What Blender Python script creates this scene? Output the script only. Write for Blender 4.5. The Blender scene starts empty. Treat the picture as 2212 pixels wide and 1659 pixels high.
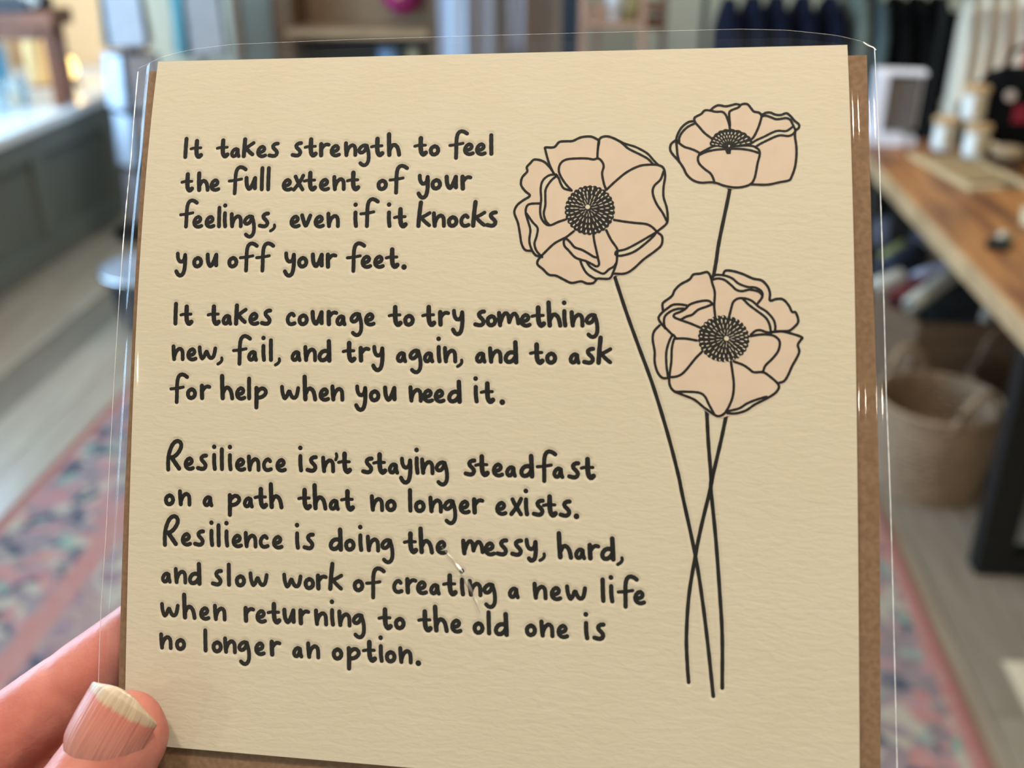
import bpy, bmesh, math, random, json
import numpy as np
from mathutils import Vector, Matrix
from mathutils.geometry import tessellate_polygon
random.seed(7)
SC = bpy.context.scene
COL = SC.collection
R = math.radians
# ------------------------------------------------------------ camera
FPX = 2222.0
PITCH, YAW, EYE = R(25.8), R(4.96), 1.55
cd = bpy.data.cameras.new('camera'); cam = bpy.data.objects.new('camera', cd); COL.objects.link(cam)
cam.location = (0, 0, EYE); cam.rotation_euler = (math.pi/2 - PITCH, 0, YAW)
cd.sensor_width = 36; cd.lens = 36*FPX/2212
cd.clip_start = 0.01; cd.clip_end = 60
cd.dof.use_dof = True; cd.dof.focus_distance = 0.2075; cd.dof.aperture_fstop = 12.2; cd.dof.aperture_blades = 0
SC.camera = cam
CM = Matrix.Translation((0, 0, EYE)) @ Matrix.Rotation(YAW, 4, 'Z') @ Matrix.Rotation(math.pi/2-PITCH, 4, 'X')
# ------------------------------------------------------------ world, lights, exposure
w = bpy.data.worlds.new('world'); SC.world = w; w.use_nodes = True
bg = w.node_tree.nodes['Background']; bg.inputs[0].default_value = (0.62, 0.80, 1.0, 1); bg.inputs[1].default_value = 2.6
SC.view_settings.view_transform = 'Standard'; SC.view_settings.look = 'None'
SC.view_settings.gamma = 1; SC.view_settings.use_curve_mapping = False
SC.view_settings.exposure = -1.2
def area(name, loc, rot, sx, sy, power, col, shape='RECTANGLE'):
    l = bpy.data.lights.new(name, 'AREA'); l.shape = shape; l.size = sx; l.size_y = sy
    l.energy = power; l.color = col
    o = bpy.data.objects.new(name, l); COL.objects.link(o); o.location = loc; o.rotation_euler = rot
    return o
# daylight entering through the window in the left wall
area('daylight', (-3.62, 2.9, 1.75), (0, R(-90), 0), 2.1, 4.4, 560, (0.44, 0.72, 1.0))
LAMPS = [(-0.35,-0.05),(0.40,-0.05),(-1.5,0.55),(1.3,-0.3),(-1.6,1.6),(0.3,2.3),(1.8,1.9),(-0.9,4.3),(1.2,4.4),(-2.1,-1.9),(2.2,-1.8)]  # unseen; near ones added to light the card, rear corner ones the front wall
LP = {0:33,1:33,2:26,3:26,6:11,8:40,9:40,10:40}
for i,(x, y) in enumerate(LAMPS):
    area('ceiling_lamp_light', (x, y, 2.93), (0, 0, 0), .16, .16, LP.get(i,20), (1.0, 0.86, 0.68), 'DISK')
# ------------------------------------------------------------ materials
MATS = {}
def mat(name, col, rough=.6, metal=0, spec=.5, nz=0, nscale=8, bump=0, bscale=30, stretch=(1,1,1), emit=None, estr=0, alpha=1, col2=None, sss=0, coat=0, rand=0, trans=0, ior=1.45):
    if name in MATS: return MATS[name]
    m = bpy.data.materials.new(name); m.use_nodes = True; MATS[name] = m
    nt = m.node_tree; N = nt.nodes; L = nt.links; b = N['Principled BSDF']
    b.inputs['Base Color'].default_value = (*col, 1); b.inputs['Roughness'].default_value = rough
    b.inputs['Metallic'].default_value = metal; b.inputs['Specular IOR Level'].default_value = spec
    b.inputs['Coat Weight'].default_value = coat; b.inputs['Coat Roughness'].default_value = .1
    b.inputs['Transmission Weight'].default_value = trans; b.inputs['IOR'].default_value = ior
    if sss: b.inputs['Subsurface Weight'].default_value = sss; b.inputs['Subsurface Radius'].default_value = (1, .35, .2); b.inputs['Subsurface Scale'].default_value = .004
    if emit: b.inputs['Emission Color'].default_value = (*emit, 1); b.inputs['Emission Strength'].default_value = estr
    if nz or bump or rand:
        tc = N.new('ShaderNodeTexCoord'); mp = N.new('ShaderNodeMapping'); mp.inputs['Scale'].default_value = stretch
        L.new(tc.outputs['Object'], mp.inputs[0])
        if nz or rand:
            t = N.new('ShaderNodeTexNoise'); t.inputs['Scale'].default_value = nscale; t.inputs['Detail'].default_value = 5
            L.new(mp.outputs[0], t.inputs['Vector'])
            r = N.new('ShaderNodeMix'); r.data_type = 'RGBA'
            c2 = col2 or tuple(max(0, c*(1-nz)) for c in col)
            r.inputs['A'].default_value = (*col, 1); r.inputs['B'].default_value = (*c2, 1)
            cr = N.new('ShaderNodeMapRange'); cr.inputs[1].default_value = .35; cr.inputs[2].default_value = .65
            L.new(t.outputs[0], cr.inputs[0]); L.new(cr.outputs[0], r.inputs['Factor'])
            out = r.outputs['Result']
            if rand:
                oi = N.new('ShaderNodeObjectInfo'); hs = N.new('ShaderNodeHueSaturation')
                mr = N.new('ShaderNodeMapRange'); mr.inputs[3].default_value = 1-rand; mr.inputs[4].default_value = 1+rand
                L.new(oi.outputs['Random'], mr.inputs[0]); L.new(mr.outputs[0], hs.inputs['Value']); L.new(out, hs.inputs['Color'])
                out = hs.outputs[0]
            L.new(out, b.inputs['Base Color'])
        if bump:
            t2 = N.new('ShaderNodeTexNoise'); t2.inputs['Scale'].default_value = bscale; t2.inputs['Detail'].default_value = 4
            L.new(mp.outputs[0], t2.inputs['Vector'])
            bp = N.new('ShaderNodeBump'); bp.inputs['Strength'].default_value = 1; bp.inputs['Distance'].default_value = bump
            L.new(t2.outputs[0], bp.inputs['Height']); L.new(bp.outputs[0], b.inputs['Normal'])
    return m
# ------------------------------------------------------------ helpers
def tag(o, label=None, cat=None, group=None, kind=None):
    if label: o['label'] = label
    if cat: o['category'] = cat
    if group: o['group'] = group
    if kind: o['kind'] = kind
    return o
def thing(name, label, cat, loc=(0,0,0), rz=0, group=None):
    o = bpy.data.objects.new(name, None); COL.objects.link(o); o.location = loc; o.rotation_euler = (0,0,rz)
    o.empty_display_size = .05
    return tag(o, label, cat, group)
def mesh(name, verts, faces, m=None, parent=None, smooth=False):
    me = bpy.data.meshes.new(name); me.from_pydata([tuple(v) for v in verts], [], faces); me.update()
    if m: me.materials.append(m)
    if smooth:
        for p in me.polygons: p.use_smooth = True
    o = bpy.data.objects.new(name, me); COL.objects.link(o)
    if parent: o.parent = parent
    return o
def copy_tree(o, parent=None):
    c = o.copy(); COL.objects.link(c); c.parent = parent
    for ch in [x for x in COL.objects if x.parent == o]: copy_tree(ch, c)
    return c
class MB:
    def __init__(s): s.v = []; s.f = []
    def add(s, v, f):
        n = len(s.v); s.v += [tuple(x) for x in v]; s.f += [tuple(i+n for i in q) for q in f]; return s
    def box(s, x0, x1, y0, y1, z0, z1, b=0.0):
        bm = bmesh.new(); bmesh.ops.create_cube(bm, size=1)
        for v in bm.verts:
            v.co = Vector((x0+(v.co.x+.5)*(x1-x0), y0+(v.co.y+.5)*(y1-y0), z0+(v.co.z+.5)*(z1-z0)))
        if b: bmesh.ops.bevel(bm, geom=bm.edges[:], offset=b, segments=2, affect='EDGES', profile=.5)
        bm.verts.index_update()
        s.add([v.co[:] for v in bm.verts], [[v.index for v in f.verts] for f in bm.faces]); bm.free(); return s
    def lathe(s, prof, cx=0, cy=0, n=28, closed=True):
        v = []; f = []; k = len(prof)
        for i in range(n):
            a = 2*math.pi*i/n
            v += [(cx+r*math.cos(a), cy+r*math.sin(a), z) for r, z in prof]
        for i in range(n):
            j = (i+1) % n
            for q in range(k-1): f.append((i*k+q, j*k+q, j*k+q+1, i*k+q+1))
        return s.add(v, f)
    def tube(s, pts, rad, n=8, cap=True):
        pts = [Vector(p) for p in pts]; k = len(pts)
        rad = rad if isinstance(rad, (list, tuple)) else [rad]*k
        v = []; f = []
        for i, p in enumerate(pts):
            d = (pts[min(i+1, k-1)] - pts[max(i-1, 0)]).normalized()
            a = d.cross(Vector((0, 0, 1)) if abs(d.z) < .9 else Vector((1, 0, 0))).normalized(); c = d.cross(a)
            for j in range(n):
                t = 2*math.pi*j/n; v.append(p + rad[i]*(math.cos(t)*a + math.sin(t)*c))
        for i in range(k-1):
            for j in range(n):
                f.append((i*n+j, i*n+(j+1) % n, (i+1)*n+(j+1) % n, (i+1)*n+j))
        if cap: f.append(tuple(range(n))); f.append(tuple((k-1)*n+j for j in reversed(range(n))))
        return s.add(v, f)
    def build(s, name, m, parent=None, smooth=False): return mesh(name, s.v, s.f, m, parent, smooth)
def box(name, b, m, parent=None, bev=.004): return MB().box(*b, bev).build(name, m, parent)
def at(px, py, X=None, Y=None, Z=None):
    """world point seen at a photo pixel, on a plane X=, Y= or Z="""
    d = (CM.to_3x3() @ Vector(((px-1106)/FPX, (829.5-py)/FPX, -1.0)))
    o = Vector((0, 0, EYE))
    t = (X-o.x)/d.x if X is not None else (Y-o.y)/d.y if Y is not None else (Z-o.z)/d.z
    return o + d*t
def catmull(P, n=6, closed=False):
    P = [Vector(p) for p in P]
    if len(P) < 3: return P
    out = []
    Q = [P[0]*2-P[1]] + P + [P[-1]*2-P[-2]]
    for i in range(1, len(Q)-2):
        a, b, c, d = Q[i-1:i+3]
        for k in range(n):
            t = k/n
            out.append(.5*((2*b)+(c-a)*t+(2*a-5*b+4*c-d)*t*t+(3*b-a-3*c+d)*t**3))
    out.append(P[-1]); return out

# ============================================================ THE SHOP
def st(o): o['kind'] = 'structure'; return o
XL, XR, YF, YB, ZC = -3.45, 3.3, -3.2, 6.0, 3.0
MWALL = mat('sage_wall_paint', (.56, .57, .47), .85, bump=.0008, bscale=60)
MWARM = mat('ivory_wall_paint', (.84, .78, .66), .85, bump=.0008, bscale=60)
MCEIL = mat('ceiling_paint', (.78, .76, .72), .9)
st(box('ceiling', (XL-.1, XR+.1, YF-.1, YB+.1, ZC, ZC+.1), MCEIL, None, 0))
st(box('wall_back', (-2.62, XR+.1, YB, YB+.12, 0, ZC), MWALL, None, 0))
st(box('wall_left_end', (XL-.1, -2.62, YB, YB+.12, 0, ZC), mat('peach_wall_paint', (.88, .58, .31), .85), None, 0))  # the candle lamp's warm glow is put into this wall's peach colour
st(box('wall_right', (XR, XR+.12, YF, YB, 0, ZC), MWALL, None, 0))
st(box('wall_front', (XL-.1, XR+.1, YF-.12, YF, 0, ZC), MWARM, None, 0))
# left wall, built round the shop window
wl = st(MB().box(XL-.12, XL, YF, .7, 0, ZC).box(XL-.12, XL, 5.55, YB, 0, ZC).box(XL-.12, XL, .7, 5.55, 0, .66).box(XL-.12, XL, .7, 5.55, 2.75, ZC).build('wall_left', MWARM))
wn = thing('window_1', 'wide shop window behind the panelled ledge', 'window'); st(wn)
MFR = mat('window_frame_paint', (.75, .75, .72), .4)
for a in (.7, 2.3, 3.9, 5.5): box('window_frame', (XL-.1, XL+.02, a, a+.06, .66, 2.75), MFR, wn)
box('window_frame', (XL-.1, XL+.02, .7, 5.55, .64, .70), MFR, wn); box('window_frame', (XL-.1, XL+.02, .7, 5.55, 2.7, 2.76), MFR, wn)
# floor: base plus planks one by one
fl = st(box('floor', (XL, XR, YF, YB, -.06, -.02), mat('subfloor', (.12, .10, .08), .8), None, 0))
MPL = mat('plank_oak_grey', (.34, .29, .225), .24, spec=.8, nz=1, col2=(.28, .225, .17), nscale=3.2, stretch=(9, 1, 1), rand=.36, bump=.0006, bscale=14)
MPLP = mat('plank_pale', (.70, .60, .44), .36, nz=1, col2=(.58, .49, .36), nscale=3, stretch=(9, 1, 1))
pm = {}
PW = .172; col = 0; x = XL
while x < 2.6:
    y = -.4 - random.random()*.9
    while y < YB:
        L_ = random.choice((1.2, 1.5, 1.8)); y1 = min(y+L_, YB)
        key = round(y1-y, 3)
        if key not in pm:
            mm = MB().box(0, PW-.003, 0, y1-y-.003, -.02, 0, .0015); me = bpy.data.meshes.new('plank'); me.from_pydata(mm.v, [], mm.f); me.materials.append(MPL); pm[key] = me
        o = bpy.data.objects.new('plank', pm[key]); COL.objects.link(o); o.parent = fl; o.location = (x, y, 0)
        if x < 1.09 < x+PW+.1 and x+PW > 1.05 and y < 1.75 < y1:
            pass
        y = y1
    x += PW
o = MB().box(0, .17, 0, 1.1, -.02, .0006, .0015).build('plank', MPLP, fl); o.location = (.93, .78, 0)
# sky seen through the window comes from the world
# ------------------------------------------------------------ window ledge with panelled front
MGR = mat('grey_green_panel_paint', (.155, .165, .145), .5, nz=.1, nscale=4)
MTOP = mat('white_stone_top', (.80, .82, .82), .22, nz=.08, nscale=5)
led = thing('window_ledge', 'low grey-green panelled window ledge with white top along the left wall', 'display ledge', (-3, 3, 0))
LX = -2.5
def lb(name, b, m, bev=.004): return MB().box(b[0]+3, b[1]+3, b[2]-3, b[3]-3, b[4], b[5], bev).build(name, m, led)
lb('carcass', (XL, LX-.03, .6, YB, 0, .565), MGR)
lb('top_slab', (XL, LX+.015, .6, YB, .565, .61), MTOP, .006)
lb('top_rail', (LX-.03, LX, .6, YB, .46, .565), MGR); lb('bottom_rail', (LX-.03, LX, .6, YB, 0, .10), MGR)
for y in (.6, 1.75, 2.9, 3.62, 4.32, 5.02, 5.72): lb('stile', (LX-.03, LX, y, y+.11, .10, .46), MGR)
lb('baseboard', (LX, LX+.012, .6, YB, 0, .07), MGR)
# ------------------------------------------------------------ things on the ledge
MWD = mat('mahogany', (.24, .075, .028), .38, nz=.35, nscale=6, stretch=(1, 8, 1), bump=.0004)
sx, sy = -2.555, 4.78
std = thing('wooden_stand', 'reddish wooden display stand with square legs on the window ledge', 'stand', (sx, sy, .61))
box('stand_top', (-.72, .04, -.04, .16, .36, .43), MWD, std, .006)
for dx, dy in ((0, 0), (-.01, .115), (-.66, 0), (-.66, .115)): box('leg', (dx-.03, dx+.015, dy-.03, dy+.01, 0, .36), MWD, std, .005)
box('stretcher', (-.62, -.05, -.015, .015, .30, .36), MWD, std)
bx = thing('dark_display_tray', 'dark tray with grey lid on top of the wooden stand', 'tray', (sx-.4, sy+.02, 1.04))
box('tray_base', (-.34, .345, -.08, .16, 0, .05), mat('black_lacquer', (.012, .013, .02), .4), bx); box('tray_lid', (-.32, .32, -.06, .15, .05, .26), mat('taupe_cloth', (.20, .17, .14), .8), bx, .01)
cdl = thing('price_card', 'small white card leaning over the dark display tray', 'card', (sx-.02, sy-.01, 1.04), .5)
c_ = box('card_face', (-.03, .02, -.004, .004, .03, .14), mat('white_card', (.82, .84, .86), .6), cdl, .001); c_.rotation_euler = (0, R(-32), 0)
MGL = mat('pale_glass', (.78, .90, .93), .08, trans=.75, ior=1.3)
MGB = mat('blue_glass', (.20, .58, .85), .1, trans=.55, ior=1.3)
def bottle(name, label, p, h, r, m, group=None):
    t = thing(name, label, 'bottle' if 'bottle' in name else 'jar', p, 0, group)
    MB().lathe([(0, 0), (r, 0), (r, h*.62), (r*.85, h*.72), (r*.35, h*.8), (r*.35, h*.94), (0, h*.94)] if 'bottle' in name else [(0, 0), (r, 0), (r*1.03, h*.5), (r, h*.9), (r*.9, h*.92), (0, h*.92)], n=20).build('body', m, t, True)
    MB().lathe([(0, h*.93), (r*(.42 if 'bottle' in name else .95), h*.93), (r*(.42 if 'bottle' in name else .95), h), (0, h)], n=16).build('stopper' if 'bottle' in name else 'lid', m, t)
    return t
bottle('glass_bottle', 'blue glass bottle on the window ledge, seen under the wooden stand', (-3.00, 5.02, .61), .34, .055, MGB)
am = mat('amber_glow_paper', (.95, .68, .32), .6, emit=(1, .62, .22), estr=.55)
lan = thing('paper_lantern', 'glowing amber paper lantern under the wooden stand', 'lantern', (-2.93, 5.3, .61)); 
MB().lathe([(0, 0), (.055, 0), (.062, .17), (.055, .33), (0, .33)], n=20).build('shade', am, lan, True); MB().lathe([(0, -.002), (.06, -.002), (.06, .012), (0, .012)], n=20).build('base', MWD, lan)
jl = ['shortest clear jar at the very edge of the frame on the ledge', 'clear jar with pale lid nearest the ledge edge, left of the stand leg', 'pale glass jar standing just in front of the blue bottle', 'milky glass jar beside the front leg of the wooden stand', 'tall clear jar behind the others on the window ledge']
for i, (x_, y_, h_, r_) in enumerate(((-2.90, 4.55, .12, .05), (-2.80, 4.62, .14, .045), (-2.95, 4.78, .16, .05), (-2.78, 4.80, .13, .045), (-3.05, 4.86, .20, .05))):
    bottle('glass_jar', jl[i], (x_, y_, .61), h_, r_, MGL, 'glass jars on the window ledge')
lp = at(153, 148, Y=5.35)
lm = thing('candle_lamp', 'small lit candle lamp with bright warm bulb behind the wooden stand leg', 'lamp', (lp.x, lp.y, .61))
MB().lathe([(0, 0), (.05, 0), (.05, .015), (.007, .03), (.007, lp.z-.61-.05), (0, lp.z-.66)], n=20).build('stem', mat('aged_brass', (.5, .33, .12), .35, metal=1), lm, True)
MB().lathe([(0, -.045), (.02, -.04), (.034, 0), (.022, .045), (0, .06)], n=20).build('bulb', mat('lit_bulb', (1, .8, .4), .4, emit=(1, .66, .20), estr=9), lm, True).location = (0, 0, lp.z-.61)
l = bpy.data.lights.new('candle_lamp_light', 'POINT'); l.energy = 4.5; l.color = (1, .62, .28); l.shadow_soft_size = .04
o = bpy.data.objects.new('candle_lamp_light', l); COL.objects.link(o); o.location = (lp.x, lp.y+.05, lp.z+.12)
# ------------------------------------------------------------ spinner racks with booklets
MBLK = mat('black_steel', (.006, .0065, .007), .5, spec=.35)
MWP = mat('booklet_white', (.62, .70, .84), .55, nz=.12, nscale=22); MLI = mat('booklet_lilac', (.50, .50, .58), .55, nz=.16, nscale=14)
MTE = mat('booklet_teal', (.03, .25, .32), .5); MTA = mat('booklet_taupe', (.24, .21, .18), .6, nz=.2); MGY = mat('booklet_grey', (.36, .40, .39), .6, nz=.2)
def rack(cx, cy, zs, name, label, faces, sz, gl):
    t = thing(name, label, 'display rack', (cx, cy, 0))
    MB().lathe([(0, 0), (.20, 0), (.20, .02), (.03, .04), (0, .04)], n=28).build('base_disc', MBLK, t)
    MB().tube([(0, 0, .03), (0, 0, 1.5)], .014).build('pole', MBLK, t)
    for k, (z0, z1, rot) in enumerate(zs):
        h = sz*.5; cr, sr = math.cos(rot), math.sin(rot)
        wr = MB()
        for a, b in ((-h, -h), (h, -h), (h, h), (-h, h)): wr.tube([(a*cr-b*sr, a*sr+b*cr, z0-.01), (a*cr-b*sr, a*sr+b*cr, z1*.99+.0)], .009, 6)
        for z in (z0-.005, (z0+z1)/2-.05): wr.tube([(a*cr-b*sr, a*sr+b*cr, z) for a, b in ((-h, -h), (h, -h), (h, h), (-h, h), (-h, -h))], .006, 6)
        wr.tube([(0, 0, z1+.005), (h*cr*.9, h*sr*.9, z1+.005)], .008, 6)
        wr.build('pocket_tier', MBLK, t)
        for f in range(4):
            M_, lab = faces[k][f]
            a = rot + f*math.pi/2   # f=0 faces -Y (front), 1: +X, 2: back, 3: -X
            b_ = box('booklet', (-h*.88, h*.88, -.012, .0, 0, z1-z0), M_, None, .002)
            d = Vector((math.sin(a), -math.cos(a), 0))*(h+.014)
            b_.location = (cx+d.x, cy+d.y, z0); b_.rotation_euler = (R(-4), 0, a)
            tag(b_, lab, 'booklet', gl)
    return t
def faces(tn, fr, ri, ba, le, rk):
    return [(fr, f'{fr_n[fr.name]} booklet, {tn} front pocket of the {rk}'), (ri, f'{fr_n[ri.name]} booklet, {tn} right-hand pocket of the {rk}'),
            (ba, f'{fr_n[ba.name]} booklet, {tn} rear pocket of the {rk}'), (le, f'{fr_n[le.name]} booklet, {tn} left-hand pocket of the {rk}')]
fr_n = {'booklet_white': 'white', 'booklet_lilac': 'pale lilac', 'booklet_teal': 'teal', 'booklet_taupe': 'taupe brown', 'booklet_grey': 'grey'}
rk1 = 'black spinner rack beside the ledge'
rack(-2.19, 4.78, [(.90, 1.16, .42), (.62, .86, .95), (.35, .59, .95), (.08, .31, .95)], 'spinner_rack', 'black spinner rack of booklets standing at the end of the panelled ledge',
     [faces('top', MWP, MTA, MGY, MGY, rk1), faces('second', MLI, MTA, MWP, MWP, rk1), faces('third', MLI, MLI, MWP, MWP, rk1), faces('lowest', MLI, MTA, MLI, MLI, rk1)], .17, 'booklets on the near spinner rack')
rk2 = 'further spinner rack by the back wall'
p2 = at(430, 60, Y=5.35)
rack(p2.x, 5.35, [(p2.z-.12, p2.z+.22, .66), (p2.z-.52, p2.z-.20, .8), (.12, .40, .8)], 'spinner_rack', 'second spinner rack of booklets against the sage back wall',
     [faces('top', MWP, MGY, MWP, MTE, rk2), faces('middle', MGY, MWP, MLI, MWP, rk2), faces('lowest', MWP, MGY, MLI, MLI, rk2)], .19, 'booklets on the far spinner rack')
# ------------------------------------------------------------ back wall furniture
def W(px, Y, py=60): return at(px, py, Y=Y).x
def Zp(py, Y, px=1000): return at(px, py, Y=Y).z
MPIL = mat('pillar_paint', (.20, .215, .19), .6, nz=.1, nscale=3); MBRN = mat('brown_board', (.25, .17, .12), .6, nz=.2, nscale=4, stretch=(6, 1, 1))
pil = thing('pillar_casing', 'grey-green boxed pillar casing left of the dark wooden cabinet', 'pillar', (W(548, 5.7), 5.7, 0))
x0, x1 = W(503, 5.7)-W(548, 5.7), W(590, 5.7)-W(548, 5.7)
box('casing', (x0+.05, x1, 0, .3, 0, 2.6), MPIL, pil); box('edge_board', (x0, x0+.05, -.01, .3, 0, 2.6), MBRN, pil)
Yc = 5.62; ca, cb = W(592, Yc), W(946, Yc); zs_ = Zp(75, Yc)
MCAB = mat('walnut_cabinet', (.17, .10, .055), .5, nz=.3, nscale=3, stretch=(1, 1, 6)); MCBK = mat('cabinet_back_wood', (.36, .24, .14), .6, nz=.25, nscale=2.4)
MSHF = mat('cabinet_shelf_wood', (.42, .27, .15), .5, nz=.2, nscale=5); MCDK = mat('dark_cabinet_lining', (.035, .028, .028), .7)  # last one: darker colour for back and board below the shelf
cab = thing('wooden_cabinet', 'dark wooden shelf cabinet against the back wall', 'cabinet', ((ca+cb)/2, Yc, 0)); hw_ = (cb-ca)/2
box('side_panel', (-hw_, -hw_+.10, 0, .36, 0, 1.9), MCAB, cab); box('side_panel', (hw_-.05, hw_, 0, .36, 0, 1.9), MCAB, cab)
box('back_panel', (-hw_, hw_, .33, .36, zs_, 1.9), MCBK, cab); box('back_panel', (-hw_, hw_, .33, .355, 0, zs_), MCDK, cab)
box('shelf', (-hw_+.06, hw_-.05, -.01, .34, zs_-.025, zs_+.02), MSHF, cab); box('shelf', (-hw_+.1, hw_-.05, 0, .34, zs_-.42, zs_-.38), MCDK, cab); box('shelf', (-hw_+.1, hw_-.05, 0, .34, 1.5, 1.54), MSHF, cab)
mg = at(868, 5, Y=Yc+.1)
bg_ = thing('magenta_pouch', 'rounded magenta pouch hanging inside the dark cabinet', 'pouch', (mg.x, Yc+.14, mg.z))
MB().lathe([(0, -.075), (.05, -.06), (.115, 0), (.12, .06), (.07, .14), (.03, .17), (0, .17)], n=24).build('pouch_body', mat('magenta_fabric', (.42, .03, .15), .7, nz=.5, nscale=18, bump=.004), bg_, True)
box('pouch_tag', (-.012, .012, -.122, -.116, .03, .05), mat('brass_tag', (.8, .55, .3), .4, metal=.5), bg_)
for i, (px, c, lb_, r) in enumerate(((838, (.22, .38, .62), 'round blue tin on the lower shelf of the dark cabinet', .055), (893, (.55, .48, .28), 'small yellow-green tin right of the blue tin in the cabinet', .035))):
    p = at(px, 118, Y=Yc+.1); t = thing('tin', lb_, 'tin', (p.x, Yc+.12, zs_-.38)); hh = p.z+.02-(zs_-.38)
    MB().lathe([(0, 0), (r, 0), (r, hh), (0, hh)], n=20).build('body', mat(f'tin_{i}', c, .4), t, True); MB().lathe([(0, hh), (r*1.04, hh), (r*1.04, hh+.015), (0, hh+.015)], n=20).build('lid', mat(f'tin_{i}l', tuple(k*.7 for k in c), .4), t)
# curtain and hanging panels
def drape(name, label, cat, pxs, Y, z0, z1, m, amp=.02, seed=0, group=None, tp=0):
    """folded cloth hanging between photo columns, with real thickness"""
    rr = random.Random(seed); a, b = W(pxs[0], Y), W(pxs[1], Y); n = 60; nz_ = 10; V = []; F_ = []
    ph = [rr.uniform(0, 6) for _ in range(3)]; k = (b-a)
    for lay in (0, 1):
        for j in range(nz_+1):
            z = z0+(z1-z0)*j/nz_
            for i in range(n+1):
                t = i/n; x = a+k*t
                y = Y+amp*(math.sin(t*k*70+ph[0]+.4*math.sin(z*3))+.6*math.sin(t*k*38+ph[1]+z*.8))+lay*.006+amp*2
                x += tp*(1-j/nz_)*(t-.5)*k
                V.append((x, y, z))
    r = n+1; K = r*(nz_+1)
    for j in range(nz_):
        for i in range(n):
            q = j*r+i; F_.append((q, q+1, q+r+1, q+r)); F_.append((K+q, K+q+r, K+q+r+1, K+q+1))
    for i in range(n): F_.append((i, i+K, i+1+K, i+1)); q = nz_*r+i; F_.append((q, q+1, q+1+K, q+K))
    for j in range(nz_): q = j*r; F_.append((q, q+r, q+r+K, q+K)); q = j*r+n; F_.append((q, q+K, q+r+K, q+r))
    o = mesh(name, V, F_, m, None, True); tag(o, label, cat, group); return o
MCU = mat('mauve_cloth', (.27, .25, .265), .85, bump=.0008, bscale=200); MCUB = mat('pale_blue_cloth', (.52, .60, .74), .8, bump=.0008, bscale=200)
drape('curtain', 'pale blue-white curtain fold hanging right of the dark cabinet', 'curtain', (944, 1006), 5.3, .05, 1.9, MCUB, .022, 2)
drape('curtain', 'mauve-grey curtain hanging beside the pale blue fold', 'curtain', (1000, 1075), 5.34, .05, 1.9, MCU, .014, 3)
drape('scarf', 'thin lilac-grey scarf hanging between the curtain and the brown board', 'scarf', (1093, 1136), 5.3, Zp(122, 5.3), 1.6, mat('lilac_scarf', (.34, .34, .39), .8), .016, 5, tp=-.3)
cr_ = thing('curtain_rail', 'dark rail carrying the curtains and the scarf', 'rail', (0, 5.35, 1.92))
MB().tube([(W(935, 5.35), 0, 0), (W(1260, 5.35), 0, 0)], .014).build('rod', MBLK, cr_)
for px in (940, 1255): MB().tube([(W(px, 5.35), 0, 0), (W(px, 5.35), .65, 0)], .012).build('bracket', MBLK, cr_)
bd = thing('brown_board', 'tall brown wooden board standing between the scarf and the navy strip', 'board', (W(1165, 5.6), 5.6, 0))
box('board_panel', (W(1066, 5.6)-W(1165, 5.6), W(1212, 5.6)-W(1165, 5.6), 0, .04, 0, 1.9), MBRN, bd); box('edge_strip', (W(1200, 5.6)-W(1165, 5.6), W(1214, 5.6)-W(1165, 5.6), -.012, 0, 0, 1.9), mat('oak_strip', (.36, .26, .18), .6), bd)
nv = thing('navy_door_post', 'narrow dark navy painted post left of the copper ladder shelf', 'post', (W(1231, 5.5), 5.5, 0)); box('post', (-.045, .045, 0, .06, 0, 2.4), mat('navy_paint', (.018, .032, .055), .5), nv)
# copper-coloured ladder shelf
Yl = 5.15; MCO = mat('rose_wood', (.50, .29, .20), .45, nz=.2, nscale=8); MCOD = mat('rose_wood_dark', (.16, .07, .04), .5)
lad = thing('ladder_shelf', 'rosy wooden open shelf unit with thin posts by the sage wall', 'shelf unit', (W(1330, Yl), Yl, 0))
X_ = lambda px: W(px, Yl)-W(1330, Yl)
for px in (1259, 1388): box('post', (X_(px)-.016, X_(px)+.016, 0, .032, 0, 1.5), MCO, lad)
for px in (1290, 1440): box('post', (X_(px)-.014, X_(px)+.014, .30, .33, 0, 1.5), MCOD if px > 1400 else MCO, lad)
zl = Zp(53, Yl, 1320); zu = Zp(24, Yl, 1300)
box('shelf_board', (X_(1259), X_(1388), 0, .33, zl-.014, zl+.008), MCO, lad); box('rail', (X_(1262), X_(1316), .05, .08, zu-.01, zu+.012), MCO, lad)
box('drawer', (X_(1392), X_(1440), .06, .30, Zp(66, Yl, 1420), Zp(48, Yl, 1420)), MCOD, lad); box('drawer', (X_(1392), X_(1440), .06, .30, Zp(30, Yl, 1420), Zp(16, Yl, 1420)), MCOD, lad)
box('shelf_board', (X_(1259), X_(1440), 0, .33, zl-.42, zl-.4), MCO, lad)
p = at(1327, 44, Y=Yl+.1)
bt = thing('white_bottle', 'white bottle on the rosy ladder shelf', 'bottle', (p.x, Yl+.12, zl+.008))
MB().lathe([(0, 0), (.026, 0), (.028, .03), (.026, .055), (.04, .06), (.044, .12), (.03, .17), (.012, .19), (.012, .22), (0, .22)], n=20).build('body', mat('white_ceramic', (.85, .88, .92), .25), bt, True)
MB().lathe([(0, .22), (.014, .22), (.014, .25), (0, .25)], n=12).build('cap', mat('lilac_cap', (.6, .6, .72), .4), bt)
p = at(1362, 46, Y=Yl+.1); jr = thing('amber_jar', 'squat amber-green jar right of the white bottle', 'jar', (p.x, Yl+.14, zl+.008))
MB().lathe([(0, 0), (.045, 0), (.05, .05), (.045, .11), (.03, .13), (0, .13)], n=20).build('body', mat('olive_glass', (.30, .24, .10), .2), jr, True); MB().lathe([(0, .13), (.034, .13), (.034, .15), (0, .15)], n=16).build('lid', MCO, jr)
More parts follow.
